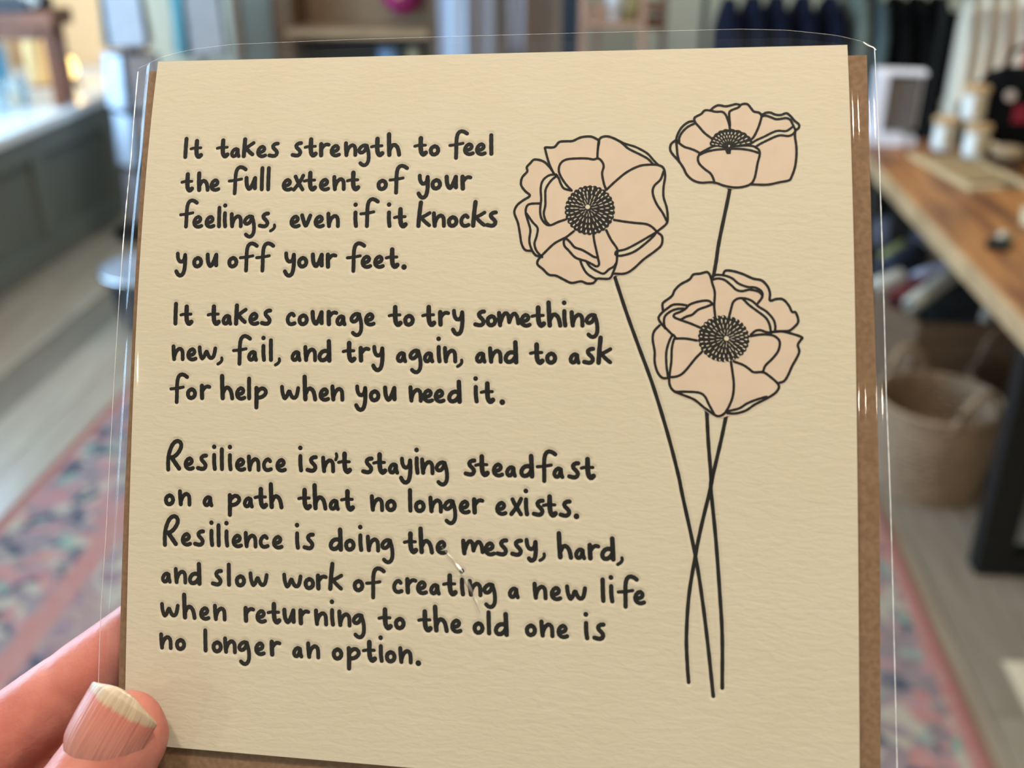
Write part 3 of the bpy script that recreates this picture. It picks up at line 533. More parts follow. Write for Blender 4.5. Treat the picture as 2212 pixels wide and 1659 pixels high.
# ============================================================ CARD, ENVELOPE, SLEEVE
# the print, in sheet millimetres (u across, s down)
WORDS = [
 ('It', [7.68, 21.99, 9.04, 21.94]),
 ('takes', [14.76, 21.88, 17.87, 21.89, 20.47, 21.89, 23.49, 21.9, 25.96, 21.91]),
 ('strength', [30.9, 21.86, 33.57, 21.87, 36.78, 21.88, 39.06, 21.88, 41.95, 21.89, 44.77, 21.89, 47.43, 21.9, 50.78, 21.91]),
 ('to', [56.33, 21.87, 59.5, 21.9]),
 ('feel', [63.37, 21.81, 66.4, 21.84, 68.8, 21.86, 71.56, 21.88]),
 ('tHe', [7.64, 29.14, 11.13, 29.07, 13.95, 29.01]),
 ('fuLL', [17.8, 28.96, 21.4, 28.97, 24.67, 28.98, 26.04, 28.99]),
 ('extent', [29.4, 29.02, 31.62, 29.02, 33.84, 29.01, 37.2, 29.01, 39.92, 29.0, 42.81, 29.0]),
 ('of', [49.15, 29.0, 51.51, 28.92]),
 ('your', [57.39, 28.92, 60.13, 28.93, 62.9, 28.94, 66.08, 28.95]),
 ('Feelings,', [7.79, 36.77, 10.79, 36.75, 13.43, 36.74, 16.04, 36.72, 17.27, 36.71, 18.73, 36.7, 21.59, 36.69, 24.85, 36.67, 27.29, 36.65]),
 ('even', [31.47, 36.66, 33.65, 36.65, 36.5, 36.64, 39.08, 36.62]),
 ('iF', [44.66, 36.57, 45.84, 36.57]),
 ('it', [51.51, 36.55, 52.8, 36.59]),
 ('KnocKs', [57.57, 36.54, 60.59, 36.52, 63.66, 36.49, 66.1, 36.48, 68.49, 36.46, 71.27, 36.44]),
 ('you', [7.58, 45.05, 11.3, 45.02, 14.1, 45.0]),
 ('off', [18.81, 44.96, 21.15, 44.94, 24.59, 44.91]),
 ('your', [30.61, 44.85, 33.47, 44.85, 36.24, 44.84, 39.35, 44.84]),
 ('feet.', [43.43, 44.8, 46.53, 44.77, 49.08, 44.75, 51.42, 44.73, 54.86, 44.7]),
 ('It', [7.82, 56.74, 9.17, 56.72]),
 ('takes', [14.97, 56.62, 18.11, 56.57, 20.81, 56.53, 23.76, 56.49, 26.25, 56.46]),
 ('courage', [31.56, 56.45, 34.03, 56.41, 36.65, 56.37, 39.95, 56.32, 41.76, 56.29, 44.62, 56.25, 47.59, 56.2]),
 ('to', [52.39, 56.2, 55.49, 56.15]),
 ('try', [59.08, 56.08, 62.39, 56.01, 65.03, 55.95]),
 ('something', [69.37, 56.0, 71.74, 55.97, 73.93, 55.94, 78.31, 55.89, 80.45, 55.86, 83.45, 55.83, 86.48, 55.79, 87.88, 55.77, 90.72, 55.74]),
 ('new,', [7.74, 63.94, 10.97, 63.88, 13.32, 63.83, 17.45, 63.75]),
 ('fail,', [20.57, 63.73, 23.78, 63.7, 26.73, 63.67, 28.26, 63.66, 29.48, 63.65]),
 ('and', [32.81, 63.54, 35.4, 63.51, 38.35, 63.48]),
 ('try', [43.3, 63.41, 46.69, 63.34, 49.34, 63.28]),
 ('again,', [54.17, 63.28, 56.67, 63.24, 59.54, 63.19, 62.25, 63.15, 63.48, 63.13, 66.16, 63.09]),
 ('and', [69.77, 63.02, 72.31, 63.0, 75.34, 62.97]),
 ('to', [80.25, 62.97, 83.34, 62.93]),
 ('asK', [87.77, 62.79, 90.38, 62.77, 93.06, 62.75]),
 ('for', [7.61, 71.71, 11.23, 71.64, 14.12, 71.58]),
 ('help', [18.3, 71.49, 21.55, 71.42, 23.99, 71.37, 25.56, 71.33]),
 ('when', [30.85, 71.3, 35.44, 71.22, 38.79, 71.16, 41.17, 71.12]),
 ('you', [46.1, 71.09, 48.99, 71.02, 51.78, 70.94]),
 ('need', [56.83, 70.88, 59.56, 70.85, 61.83, 70.82, 64.5, 70.79]),
 ('it.', [69.64, 70.67, 70.85, 70.65, 74.74, 70.6]),
 ('Resilience', [7.41, 86.04, 11.2, 85.67, 13.85, 85.62, 17.16, 85.54, 18.74, 85.51, 20.45, 85.47, 21.97, 85.44, 24.4, 85.39, 27.55, 85.32, 30.33, 85.26]),
 ("isn't", [34.99, 85.12, 36.52, 85.1, 39.63, 85.07, 42.37, 85.03, 42.91, 85.02]),
 ('staying', [47.76, 84.95, 49.94, 84.89, 53.01, 84.81, 55.33, 84.76, 58.31, 84.68, 59.38, 84.65, 62.25, 84.58]),
 ('steadfast', [67.95, 84.58, 69.97, 84.55, 73.36, 84.51, 75.88, 84.48, 78.61, 84.45, 81.7, 84.41, 84.87, 84.37, 87.72, 84.34, 90.07, 84.31]),
 ('on', [7.26, 92.87, 10.17, 92.79]),
 ('a', [15.37, 92.7]),
 ('path', [20.64, 92.61, 23.77, 92.56, 26.02, 92.53, 29.07, 92.48]),
 ('that', [34.98, 92.35, 38.0, 92.31, 41.3, 92.26, 43.64, 92.23]),
 ('no', [49.56, 92.1, 52.64, 92.0]),
 ('longer', [57.1, 91.95, 58.33, 91.92, 61.12, 91.87, 63.93, 91.82, 67.03, 91.76, 69.62, 91.71]),
 ('exists.', [74.08, 91.7, 76.8, 91.66, 79.54, 91.62, 81.09, 91.6, 82.99, 91.57, 86.14, 91.53, 89.0, 91.49]),
('Resilience', [7.13, 100.94, 11.01, 100.59, 13.64, 100.54, 16.99, 100.47, 18.45, 100.45, 20.13, 100.42, 21.64, 100.39, 24.12, 100.34, 27.22, 100.28,
29.97, 100.23]),
 ('is', [34.65, 100.12, 36.23, 100.09]),
 ('doing', [41.49, 99.99, 44.59, 99.94, 47.39, 99.89, 48.89, 99.86, 51.76, 99.82]),
 ('the', [56.27, 99.74, 59.26, 99.67, 62.64, 99.58]),
 ('messY,', [67.59, 99.51, 71.95, 99.39, 74.23, 99.33, 77.05, 99.25, 79.64, 99.18, 82.41, 99.11]),
 ('hard,', [85.8, 99.29, 89.04, 99.23, 91.58, 99.19, 93.91, 99.15, 96.9, 99.09]),
 ('and', [6.99, 108.12, 9.68, 108.12, 12.69, 108.12]),
 ('slow', [17.54, 108.09, 20.76, 108.03, 22.49, 108.0, 25.26, 107.95]),
 ('worK', [32.17, 107.84, 36.57, 107.75, 39.03, 107.7, 41.55, 107.64]),
 ('of', [46.44, 107.59, 48.84, 107.95]),
 ('creating', [54.23, 107.47, 56.81, 107.42, 58.91, 107.38, 61.47, 107.33, 64.03, 107.28, 67.43, 107.22, 68.93, 107.19, 71.74, 107.14]),
 ('a', [76.61, 107.14]),
 ('new', [81.29, 107.05, 84.55, 107.03, 87.39, 107.01]),
 ('life', [94.0, 106.88, 95.57, 106.88, 96.96, 106.88, 100.03, 106.88]),
 ('when', [6.93, 114.95, 11.55, 114.9, 15.18, 114.87, 18.03, 114.84]),
 ('returning', [24.4, 114.78, 26.85, 114.73, 29.16, 114.69, 32.32, 114.63, 35.6, 114.58, 38.73, 114.52, 41.96, 114.46, 43.42, 114.44, 46.31, 114.39]),
 ('to', [51.46, 114.41, 54.68, 114.29]),
 ('the', [59.27, 114.32, 62.28, 114.27, 65.65, 114.2]),
 ('old', [69.96, 114.2, 72.6, 114.2, 74.01, 114.21]),
 ('one', [79.91, 113.99, 82.62, 113.96, 85.86, 113.93]),
 ('is', [90.95, 113.92, 92.55, 113.89]),
 ('no', [6.88, 121.1, 10.27, 121.12]),
 ('longer', [16.14, 121.09, 17.92, 121.08, 20.26, 121.05, 23.22, 121.02, 26.7, 120.98, 29.86, 120.95]),
 ('an', [34.41, 120.93, 37.25, 120.91]),
 ('option.', [42.44, 120.85, 45.4, 120.8, 48.44, 120.75, 51.73, 120.7, 52.97, 120.68, 55.57, 120.64, 59.05, 120.58])]
FLOWERS = [
 ([
[84.5, 25.61, 83.56, 23.51, 82.79, 20.76, 82.88, 20.29, 84.5, 20.25, 85.49, 19.2, 86.89, 19.06, 88.1, 19.01, 89.69, 18.29, 91.49, 18.14, 92.69, 18.64,
93.2, 19.18, 93.02, 20.44, 92.93, 21.91, 92.94, 22.64],
[88.06, 29.06, 86.84, 27.71, 85.81, 26.04, 85.49, 24.78, 85.87, 23.53, 86.96, 22.8, 88.96, 22.61, 90.95, 22.63, 92.15, 22.84, 93.04, 22.64, 93.74,
23.17, 94.15, 24.22, 93.87, 25.67, 94.19, 27.53, 94.59, 28.77],
[93.02, 20.65, 93.1, 19.39, 93.49, 18.44, 94.68, 18.14, 96.07, 18.58, 98.06, 19.65, 100.24, 20.41, 102.4, 21.68, 103.58, 23.04, 104.56, 24.08],
[96.07, 18.58, 97.47, 19.43, 98.86, 20.71, 101.03, 21.88, 102.6, 22.83, 103.58, 23.97],
[94.69, 28.97, 96.35, 27.33, 98.5, 25.49, 100.85, 24.26, 102.8, 23.97, 104.56, 24.08, 105.53, 24.71, 105.83, 26.36, 105.54, 28.4, 105.54, 30.43,
106.12, 32.46, 106.32, 34.48, 106.03, 35.68, 104.39, 37.09],
[105.53, 25.33, 104.95, 26.97, 103.79, 28.19, 103.5, 29.62, 104.19, 31.65, 105.35, 33.47, 106.13, 35.08],
[96.22, 34.89, 97.98, 35.19, 100.32, 35.49, 102.26, 35.69, 103.43, 36.29, 104.39, 37.29, 105.26, 38.09, 105.17, 39.68, 104.02, 40.88, 101.9, 42.49,
99.78, 44.49, 98.24, 45.3, 96.29, 45.32],
[104.39, 37.19, 102.85, 38.1, 100.53, 39.51, 98.4, 40.62, 96.75, 41.03, 96.66, 41.73, 97.83, 41.82, 99.96, 41.11, 101.89, 39.7, 103.62, 38.09, 104.1, 37.39],
[94.77, 36.92, 95.66, 38.73, 96.85, 40.53, 96.85, 41.73],
[96.85, 41.73, 96.77, 43.13, 96.19, 44.92, 95.52, 46.22, 94.16, 46.33, 93.18, 46.34, 92.41, 47.15, 91.24, 47.26, 90.06, 46.88, 88.29, 47.19, 86.9,
46.61, 85.31, 45.83, 83.93, 45.64, 82.72, 44.54, 81.71, 43.65, 81.89, 42.64, 83.26, 41.11, 84.83, 39.59, 86.41, 38.67, 87.19, 38.26, 88.57, 37.14],
[92.32, 37.73, 92.53, 39.14, 92.94, 40.95, 93.25, 42.35, 93.45, 43.55, 92.97, 43.96, 92.18, 43.56, 91.0, 42.97, 90.01, 42.68, 88.82, 42.18, 87.62,
40.88, 86.82, 39.98, 86.71, 38.97, 87.2, 38.66, 88.0, 39.37, 88.8, 40.27, 90.19, 40.77, 91.57, 41.56, 92.36, 42.06, 93.05, 42.25],
[89.92, 42.98, 90.42, 44.18, 91.22, 45.37, 92.6, 46.25, 93.18, 46.34],
[91.0, 42.97, 91.79, 44.07, 93.17, 44.95, 94.35, 45.34, 95.32, 44.53, 96.28, 43.93, 96.77, 43.13],
[85.01, 25.82, 83.6, 26.02, 82.42, 27.06, 82.05, 28.72, 82.19, 30.8, 82.03, 32.86, 82.26, 34.5, 83.18, 35.73, 84.18, 35.93, 85.56, 35.31, 87.05, 34.8],
[85.21, 26.03, 84.03, 27.07, 83.05, 28.73, 82.98, 30.38, 83.01, 32.03, 82.74, 33.68, 83.17, 35.11, 83.78, 35.83],
[84.5, 25.61, 85.42, 26.45, 85.94, 27.7, 86.56, 28.64, 87.86, 29.05],
[84.5, 25.51, 83.57, 24.14, 82.34, 23.08, 80.71, 22.75, 79.92, 23.48, 79.23, 24.32, 79.35, 25.16, 78.37, 26.41, 78.2, 27.88, 79.03, 29.13, 79.96,
30.07, 78.67, 31.0, 77.48, 32.03, 77.01, 33.48, 77.76, 35.53, 78.2, 37.78, 78.54, 39.62, 79.26, 40.83, 80.47, 41.03],
[82.0, 31.62, 80.1, 31.72, 79.4, 32.24, 79.23, 33.47, 79.76, 35.32, 80.2, 36.96, 80.03, 39.0, 80.46, 40.62, 81.28, 41.83, 82.38, 42.13],
[79.43, 33.68, 80.57, 35.32, 81.59, 36.55, 81.42, 38.18, 81.04, 39.6, 81.47, 41.02, 82.58, 42.23]],
[82.96, 21.19, 84.67, 20.67, 85.66, 19.62, 88.27, 19.44, 89.86, 18.72, 91.65, 18.57, 93.36, 19.39, 94.84, 18.56, 96.24, 19.0, 98.22, 20.07, 102.56,
22.1, 104.72, 24.5, 105.98, 26.77, 105.7, 30.84, 106.47, 34.88, 106.18, 36.08, 104.55, 37.49, 105.42, 38.49, 105.32, 40.08, 102.06, 42.89, 99.94,
44.89, 98.39, 45.7, 96.45, 45.72, 95.68, 46.72, 93.34, 46.74, 92.57, 47.54, 90.22, 47.27, 88.45, 47.59, 85.48, 46.22, 84.09, 46.04, 81.88, 44.05,
82.55, 42.53, 80.64, 41.43, 79.43, 41.24, 78.37, 38.19, 77.93, 35.94, 77.18, 33.89, 77.65, 32.44, 80.13, 30.48, 79.2, 29.55, 78.37, 28.29, 78.54,
26.83, 79.52, 25.58, 79.4, 24.74, 80.88, 23.17, 82.51, 23.5, 83.74, 24.56],
[[97.47, 19.43, 100.24, 20.41, 102.4, 21.68, 103.58, 23.46, 101.03, 21.88, 98.86, 20.71],
[105.44, 25.94, 104.76, 27.58, 103.79, 29.21, 104.38, 31.65, 105.93, 34.48, 105.64, 30.84, 105.44, 28.4],
[104.39, 37.29, 100.53, 39.51, 96.75, 41.13, 96.76, 41.69, 99.96, 41.11, 103.62, 38.09],
[85.01, 26.03, 83.61, 26.23, 82.43, 27.48, 82.13, 30.8, 82.14, 33.47, 83.17, 35.52, 82.74, 33.68, 82.99, 30.8, 83.05, 28.73, 84.03, 27.07],
[79.64, 33.89, 80.2, 36.96, 80.13, 39.0, 80.67, 40.82, 82.28, 42.13, 81.04, 39.6, 81.49, 36.55, 80.57, 35.32],
[89.92, 42.98, 91.22, 45.37, 93.18, 46.34, 95.33, 46.26, 96.48, 44.03, 94.35, 45.34, 91.79, 44.07, 91.0, 42.97],
[85.01, 26.03, 85.92, 26.66, 86.84, 27.81, 87.86, 28.95, 86.55, 28.57, 85.94, 27.7]],
[91.58, 32.96, 96.3, 32.96, 91.52, 28.14, 91.18, 32.35]),
 ([
[114.82, 19.02, 113.28, 17.75, 112.25, 16.48, 111.48, 15.48, 111.35, 14.63, 111.88, 14.22, 112.66, 13.8, 113.31, 13.1, 114.35, 13.15, 115.38, 13.42,
116.54, 13.44, 117.18, 14.02, 117.56, 15.01, 117.87, 16.13, 117.99, 17.39],
[114.35, 13.15, 115.0, 12.49, 115.91, 12.08, 117.2, 12.32, 118.23, 12.12, 119.14, 11.9, 119.91, 12.15, 119.52, 12.64, 118.35, 13.12, 117.9, 13.6,
117.88, 14.73, 118.0, 16.27],
[119.91, 12.15, 120.55, 11.88, 121.32, 11.99, 121.95, 12.82, 122.45, 13.47, 123.35, 13.69, 123.85, 14.26, 123.7, 15.24, 123.17, 16.9, 122.38, 18.56,
121.74, 19.24],
[123.85, 14.26, 124.62, 13.78, 125.51, 13.73, 126.39, 14.16, 127.41, 14.25, 128.43, 13.91, 129.17, 14.48, 129.91, 15.47, 130.65, 16.17, 130.64, 16.86,
130.12, 17.34],
[123.84, 14.54, 124.61, 14.34, 125.5, 14.64, 126.5, 15.07, 127.52, 15.01, 128.41, 14.89, 129.16, 15.32, 129.64, 16.44, 130.06, 17.41],
[129.64, 16.57, 128.99, 17.12, 128.23, 17.52, 126.84, 17.44, 125.82, 17.77, 124.29, 18.58, 122.88, 19.25, 121.85, 19.93],
[130.06, 17.41, 129.6, 18.09, 128.72, 18.5, 127.33, 18.34, 126.31, 18.6, 124.91, 19.28, 123.63, 19.95, 122.61, 20.63],
[130.0, 17.27, 129.91, 18.65, 130.12, 20.57, 130.08, 22.61, 129.79, 24.64, 129.2, 26.39, 128.68, 27.2, 126.92, 27.59, 124.66, 28.05, 121.76, 27.97],
[122.36, 20.49, 123.24, 21.18, 123.41, 22.15, 123.01, 23.78, 122.74, 25.27, 122.4, 26.76, 121.76, 27.84, 120.36, 28.44, 118.71, 28.57, 116.81, 28.22,
115.41, 27.68, 114.26, 27.54, 112.46, 27.6, 111.05, 27.11, 109.9, 26.01, 109.25, 24.64, 108.35, 23.25, 107.31, 22.0, 106.79, 21.02, 106.92, 19.91,
107.7, 19.15],
[107.9, 19.22, 108.03, 20.62, 108.15, 22.01, 108.41, 23.12],
[111.09, 15.26, 110.18, 15.46, 109.01, 16.43, 108.22, 17.83, 107.96, 19.08, 108.74, 19.93, 109.52, 20.49, 110.43, 20.78, 111.46, 21.21, 112.36, 21.77],
[111.35, 15.76, 110.05, 16.45, 109.0, 17.56, 108.48, 18.67, 108.48, 19.37],
[112.36, 21.77, 113.27, 21.23, 114.56, 20.55, 115.59, 20.28, 116.87, 20.5, 119.43, 20.39, 121.34, 20.34, 122.36, 20.49],
[112.36, 22.05, 113.52, 21.5, 115.2, 21.11, 116.86, 20.98, 119.42, 20.94, 121.58, 21.24, 123.23, 21.8],
[112.36, 21.77, 111.97, 22.73, 112.22, 23.83, 113.25, 24.94, 114.27, 25.77, 114.78, 26.72, 115.03, 27.67]],
[111.35, 14.99, 111.87, 14.57, 113.31, 13.46, 115.0, 12.85, 115.91, 12.44, 117.2, 12.67, 119.13, 12.25, 121.32, 12.35, 122.45, 13.82, 123.84, 14.61,
124.6, 14.69, 125.49, 14.98, 126.5, 15.42, 128.4, 15.24, 129.15, 15.67, 129.63, 16.78, 130.05, 17.75, 129.9, 18.99, 130.11, 20.91, 130.07, 22.95,
129.79, 24.98, 129.19, 26.73, 128.68, 27.53, 124.65, 28.39, 121.75, 28.31, 120.36, 28.78, 118.71, 28.91, 116.81, 28.56, 115.41, 28.02, 112.46, 27.94,
111.05, 27.45, 109.9, 26.35, 109.25, 24.98, 108.35, 23.6, 108.03, 20.97, 107.96, 19.43, 108.48, 18.18, 110.05, 16.52, 111.35, 15.97],
[[129.64, 16.57, 128.23, 17.52, 126.84, 17.44, 124.29, 18.58, 121.85, 19.93, 122.61, 20.63, 124.91, 19.28, 127.33, 18.34, 128.72, 18.5, 130.05, 17.68],
[112.49, 21.77, 114.56, 20.68, 116.87, 20.64, 122.36, 20.56, 123.23, 21.73, 119.42, 20.94, 116.86, 20.98, 113.52, 21.5]],
None),
 ([
[105.46, 52.28, 105.37, 51.17, 105.64, 50.62, 107.08, 49.49, 107.62, 48.37, 108.71, 47.24, 110.33, 46.3, 111.05, 45.36, 112.3, 45.16, 113.65, 44.87,
114.27, 45.89, 114.53, 46.99, 114.97, 48.65, 114.88, 50.67, 114.87, 51.59, 115.04, 53.24],
[114.45, 45.98, 115.17, 45.41, 116.77, 45.49, 118.19, 46.03, 119.25, 46.94, 120.83, 47.57, 122.42, 47.73, 123.47, 48.45, 123.55, 49.46, 122.75, 50.65],
[114.45, 46.35, 115.52, 46.06, 116.76, 46.32, 118.0, 47.32, 118.88, 48.14, 119.94, 48.4, 121.36, 48.11, 122.94, 48.46, 123.55, 49.09],
[116.5, 45.31, 116.95, 44.56, 118.37, 44.64, 120.14, 45.18, 121.91, 45.99, 123.49, 46.34, 124.53, 47.43, 124.96, 48.71, 124.95, 50.08, 126.09, 49.79,
127.31, 49.86, 128.34, 51.03, 128.85, 52.11, 129.54, 52.28, 129.96, 53.9, 129.17, 55.0, 128.29, 55.64, 127.07, 55.76, 124.98, 55.98],
[117.62, 53.01, 117.98, 51.54, 118.34, 50.44, 119.23, 49.79, 120.46, 49.77, 121.7, 50.21, 122.92, 51.29, 124.31, 52.18, 125.52, 53.61, 125.86, 54.87,
125.77, 55.78],
[120.11, 49.87, 121.16, 50.95, 122.56, 52.02, 124.13, 53.27, 124.82, 54.53, 125.07, 55.97],
[121.47, 56.49, 122.36, 55.75, 123.23, 55.65, 124.28, 55.99, 125.15, 56.06],
[121.38, 56.77, 123.05, 56.46, 124.63, 56.43, 125.85, 56.77, 126.62, 57.75, 126.34, 59.38, 125.29, 60.84, 124.06, 62.12, 123.62, 63.21],
[124.98, 55.98, 126.73, 55.76, 128.46, 56.09, 130.53, 56.77, 130.35, 57.32, 129.83, 58.23, 130.07, 59.48, 129.45, 60.92, 128.75, 62.19, 128.04, 63.82,
127.34, 64.91, 126.38, 65.29],
[118.37, 61.54, 120.04, 62.13, 121.08, 62.82, 121.96, 63.43, 123.61, 63.39, 124.74, 64.08, 126.12, 65.3, 126.38, 66.19, 125.59, 67.28, 123.84, 68.4,
122.09, 69.35, 120.52, 70.47, 118.77, 71.06, 117.19, 71.1],
[124.19, 67.86, 122.45, 68.44, 120.7, 69.21, 119.29, 70.14, 117.19, 70.74],
[112.62, 59.85, 111.38, 61.15, 109.95, 63.0, 108.88, 64.11, 107.8, 64.6, 106.64, 64.72],
[117.84, 61.55, 118.1, 63.35, 118.35, 65.68, 118.17, 67.85, 117.54, 69.66, 116.66, 71.12, 115.6, 71.69, 114.72, 71.36, 112.96, 70.15, 111.19, 68.76,
109.05, 67.92, 107.45, 67.24, 106.73, 66.17, 106.64, 64.72, 107.0, 61.79, 107.09, 59.42, 107.45, 57.76, 107.8, 57.39],
[107.63, 67.41, 109.94, 67.35, 112.08, 67.47, 113.14, 68.17, 113.84, 69.59, 114.72, 71.18],
[107.8, 57.48, 109.6, 57.45, 111.65, 57.77],
[107.71, 57.21, 107.27, 56.85, 106.64, 57.96, 106.1, 59.99, 106.1, 62.36, 106.37, 64.54],
[104.83, 55.06, 103.84, 56.18, 103.57, 57.66, 103.94, 60.03, 103.94, 61.86, 104.4, 63.68, 105.3, 64.84, 106.37, 64.9],
[107.27, 56.85, 106.19, 55.77, 105.28, 54.87, 104.65, 53.77, 105.1, 52.84, 106.18, 51.9, 107.26, 51.15, 108.52, 51.04, 109.78, 51.2],
[105.83, 55.59, 105.64, 54.31, 105.91, 53.2, 107.08, 52.26, 108.34, 51.87, 109.6, 51.85],
[112.37, 55.38, 110.49, 54.59, 108.7, 53.98, 107.53, 53.45, 107.62, 52.89, 108.7, 52.42, 109.6, 51.85, 110.32, 51.1, 111.4, 50.63, 112.83, 50.3, 113.9,
50.32, 114.52, 50.86],
[108.79, 53.89, 109.78, 53.32, 110.85, 52.94, 111.93, 52.0, 113.36, 51.43, 114.52, 50.95]],
[105.55, 52.8, 105.46, 51.69, 105.73, 51.13, 107.17, 50.0, 107.71, 48.88, 108.8, 47.76, 110.42, 46.81, 111.14, 45.88, 113.74, 45.39, 114.54, 46.49,
115.25, 45.93, 116.59, 45.92, 117.04, 45.08, 118.46, 45.16, 120.23, 45.7, 121.99, 46.51, 123.57, 46.86, 124.62, 47.94, 125.04, 49.22, 125.03, 50.58,
127.39, 50.37, 128.42, 51.54, 128.93, 52.61, 129.62, 52.79, 130.04, 54.4, 129.25, 55.5, 128.37, 56.15, 130.61, 57.28, 129.91, 58.73, 130.15, 59.98,
129.53, 61.42, 128.83, 62.69, 128.12, 64.32, 127.42, 65.41, 126.47, 65.79, 126.46, 66.69, 125.67, 67.78, 123.93, 68.9, 120.6, 70.96, 118.85, 71.55,
117.27, 71.6, 115.69, 72.19, 114.81, 71.86, 113.05, 70.65, 111.28, 69.26, 109.14, 68.42, 107.54, 67.74, 106.82, 66.67, 106.73, 65.22, 105.39, 65.35,
104.49, 64.19, 104.03, 62.37, 104.03, 60.54, 103.67, 58.17, 103.93, 56.69, 104.92, 55.57, 104.74, 54.29],
[[107.27, 57.13, 106.64, 58.15, 106.19, 59.99, 106.19, 62.36, 106.59, 64.54, 107.0, 61.79, 107.09, 59.42, 107.54, 57.76],
[120.46, 49.86, 121.7, 50.21, 122.92, 51.29, 125.52, 53.61, 125.85, 55.78, 125.07, 55.97, 124.82, 54.53, 124.13, 53.27, 122.56, 52.02, 121.16, 50.95],
[115.17, 45.51, 116.77, 45.49, 118.19, 46.03, 119.25, 46.94, 120.83, 47.57, 122.95, 48.0, 121.36, 48.11, 119.94, 48.4, 118.88, 48.14, 118.0, 47.32,
116.76, 46.32, 114.81, 46.25],
[107.98, 67.44, 112.08, 67.47, 113.14, 68.17, 113.84, 69.59, 114.55, 71.18, 112.96, 70.15, 111.19, 68.76, 109.05, 67.92],
[123.84, 68.04, 122.45, 68.44, 120.7, 69.21, 119.29, 70.14, 117.54, 70.82, 118.77, 71.06, 120.52, 70.47, 122.09, 69.35, 123.67, 68.41]],
[116.54, 57.31, 121.12, 57.23, 116.55, 53.03, 117.07, 57.3]),
]
STEMS = [
[96.3, 45.52, 96.42, 45.87, 98.59, 52.5, 100.86, 58.8, 103.6, 66.26, 106.32, 75.13, 108.28, 82.69, 109.02, 86.34, 111.37, 97.33, 112.67, 105.66, 113.7,
114.23, 114.55, 122.46],
[113.44, 70.7, 113.74, 76.6, 114.21, 82.95, 114.18, 85.06, 115.03, 93.99, 115.74, 103.92, 116.16, 111.72, 116.15, 120.89],
[117.01, 71.33, 116.04, 76.03, 114.57, 82.45, 114.13, 84.8, 112.42, 92.01, 111.37, 97.33, 110.19, 104.76, 109.75, 112.13, 109.93, 117.36, 110.14, 120.27],
[117.89, 28.5, 117.49, 30.79, 115.82, 38.99, 115.27, 42.72, 114.72, 45.79]]
PISTIL = [114.3, 20.27, 118.05, 17.11, 121.98, 20.07, 117.63, 20.72, 117.69, 21.96, 117.7, 20.51]

CARDM = Matrix([[0.996922, -0.009356, -0.077846, -0.09379], [-0.064866, 0.45931, -0.885904, 0.217578], [0.044044, 0.888227, 0.457289, 1.516811], [0.0, 0.0, 0.0, 1.0]])
HH, PA, PB, SK, WW = 139.926, 0.158486, 0.0527178, 0.025672, 140.0
_ss = np.linspace(0, HH, 400); _q = 1-_ss/HH; _phi = PA*_q**3+PB*_q
_dy = -np.cos(_phi); _dz = np.sin(_phi); _h = _ss[1]
_py = np.concatenate([[0], np.cumsum((_dy[1:]+_dy[:-1])/2*_h)]); _pz = np.concatenate([[0], np.cumsum((_dz[1:]+_dz[:-1])/2*_h)])
def S(u, s, n):
    """point of the gently curled sheet: u across, s down, n out of it, all in mm -> metres in card space"""
    u = np.asarray(u, float); s = np.asarray(s, float); n = np.asarray(n, float)+0*u
    c = np.clip(s, 0, HH); ph = np.interp(c, _ss, _phi)
    y = np.interp(c, _ss, _py) - (s-c)*np.cos(ph); z = np.interp(c, _ss, _pz) + (s-c)*np.sin(ph)
    return np.stack([u+SK*s, y+n*np.sin(ph), z+n*np.cos(ph)], -1)/1000
def cthing(name, label, cat):
    o = thing(name, label, cat); o.matrix_world = CARDM; return o
card = cthing('greeting_card', 'square cream letterpress greeting card with handwritten verse and three poppies, held up close', 'greeting card')
env = cthing('envelope', 'brown kraft paper envelope showing at the edges behind the cream card', 'envelope')
slv = cthing('clear_sleeve', 'clear plastic sleeve around the cream card and kraft envelope', 'plastic sleeve')
# --- paper and ink
def paper_mat():
    m = bpy.data.materials.new('cotton_paper'); m.use_nodes = True; nt = m.node_tree; N = nt.nodes; L = nt.links
    b = N['Principled BSDF']; b.inputs['Roughness'].default_value = .85; b.inputs['Specular IOR Level'].default_value = .2
    tc = N.new('ShaderNodeTexCoord')
    mp = N.new('ShaderNodeMapping'); mp.inputs['Scale'].default_value = (330, 900, 900); mp.inputs['Rotation'].default_value = (0, 0, .12)
    L.new(tc.outputs['Object'], mp.inputs[0])
    t = N.new('ShaderNodeTexNoise'); t.inputs['Scale'].default_value = 1; t.inputs['Detail'].default_value = 2.5; t.inputs['Roughness'].default_value = .55; t.inputs['Distortion'].default_value = .35
    L.new(mp.outputs[0], t.inputs['Vector'])
    bp = N.new('ShaderNodeBump'); bp.inputs['Distance'].default_value = .00012; bp.inputs['Strength'].default_value = .8
    L.new(t.outputs[0], bp.inputs['Height']); L.new(bp.outputs[0], b.inputs['Normal'])
    t2 = N.new('ShaderNodeTexNoise'); t2.inputs['Scale'].default_value = 60; L.new(tc.outputs['Object'], t2.inputs['Vector'])
    mx = N.new('ShaderNodeMix'); mx.data_type = 'RGBA'; mx.inputs['A'].default_value = (*PAPER, 1); mx.inputs['B'].default_value = (PAPER[0]*.95, PAPER[1]*.94, PAPER[2]*.91, 1)
    L.new(t2.outputs[0], mx.inputs['Factor']); L.new(mx.outputs['Result'], b.inputs['Base Color'])
    return m
PAPER = (.54, .497, .397)
MPAP = paper_mat()
MINK = mat('black_ink', (.009, .0085, .008), .6, spec=.2)
MPINK = mat('blush_ink', (.555, .455, .36), .85, spec=.2, nz=.05, nscale=300)
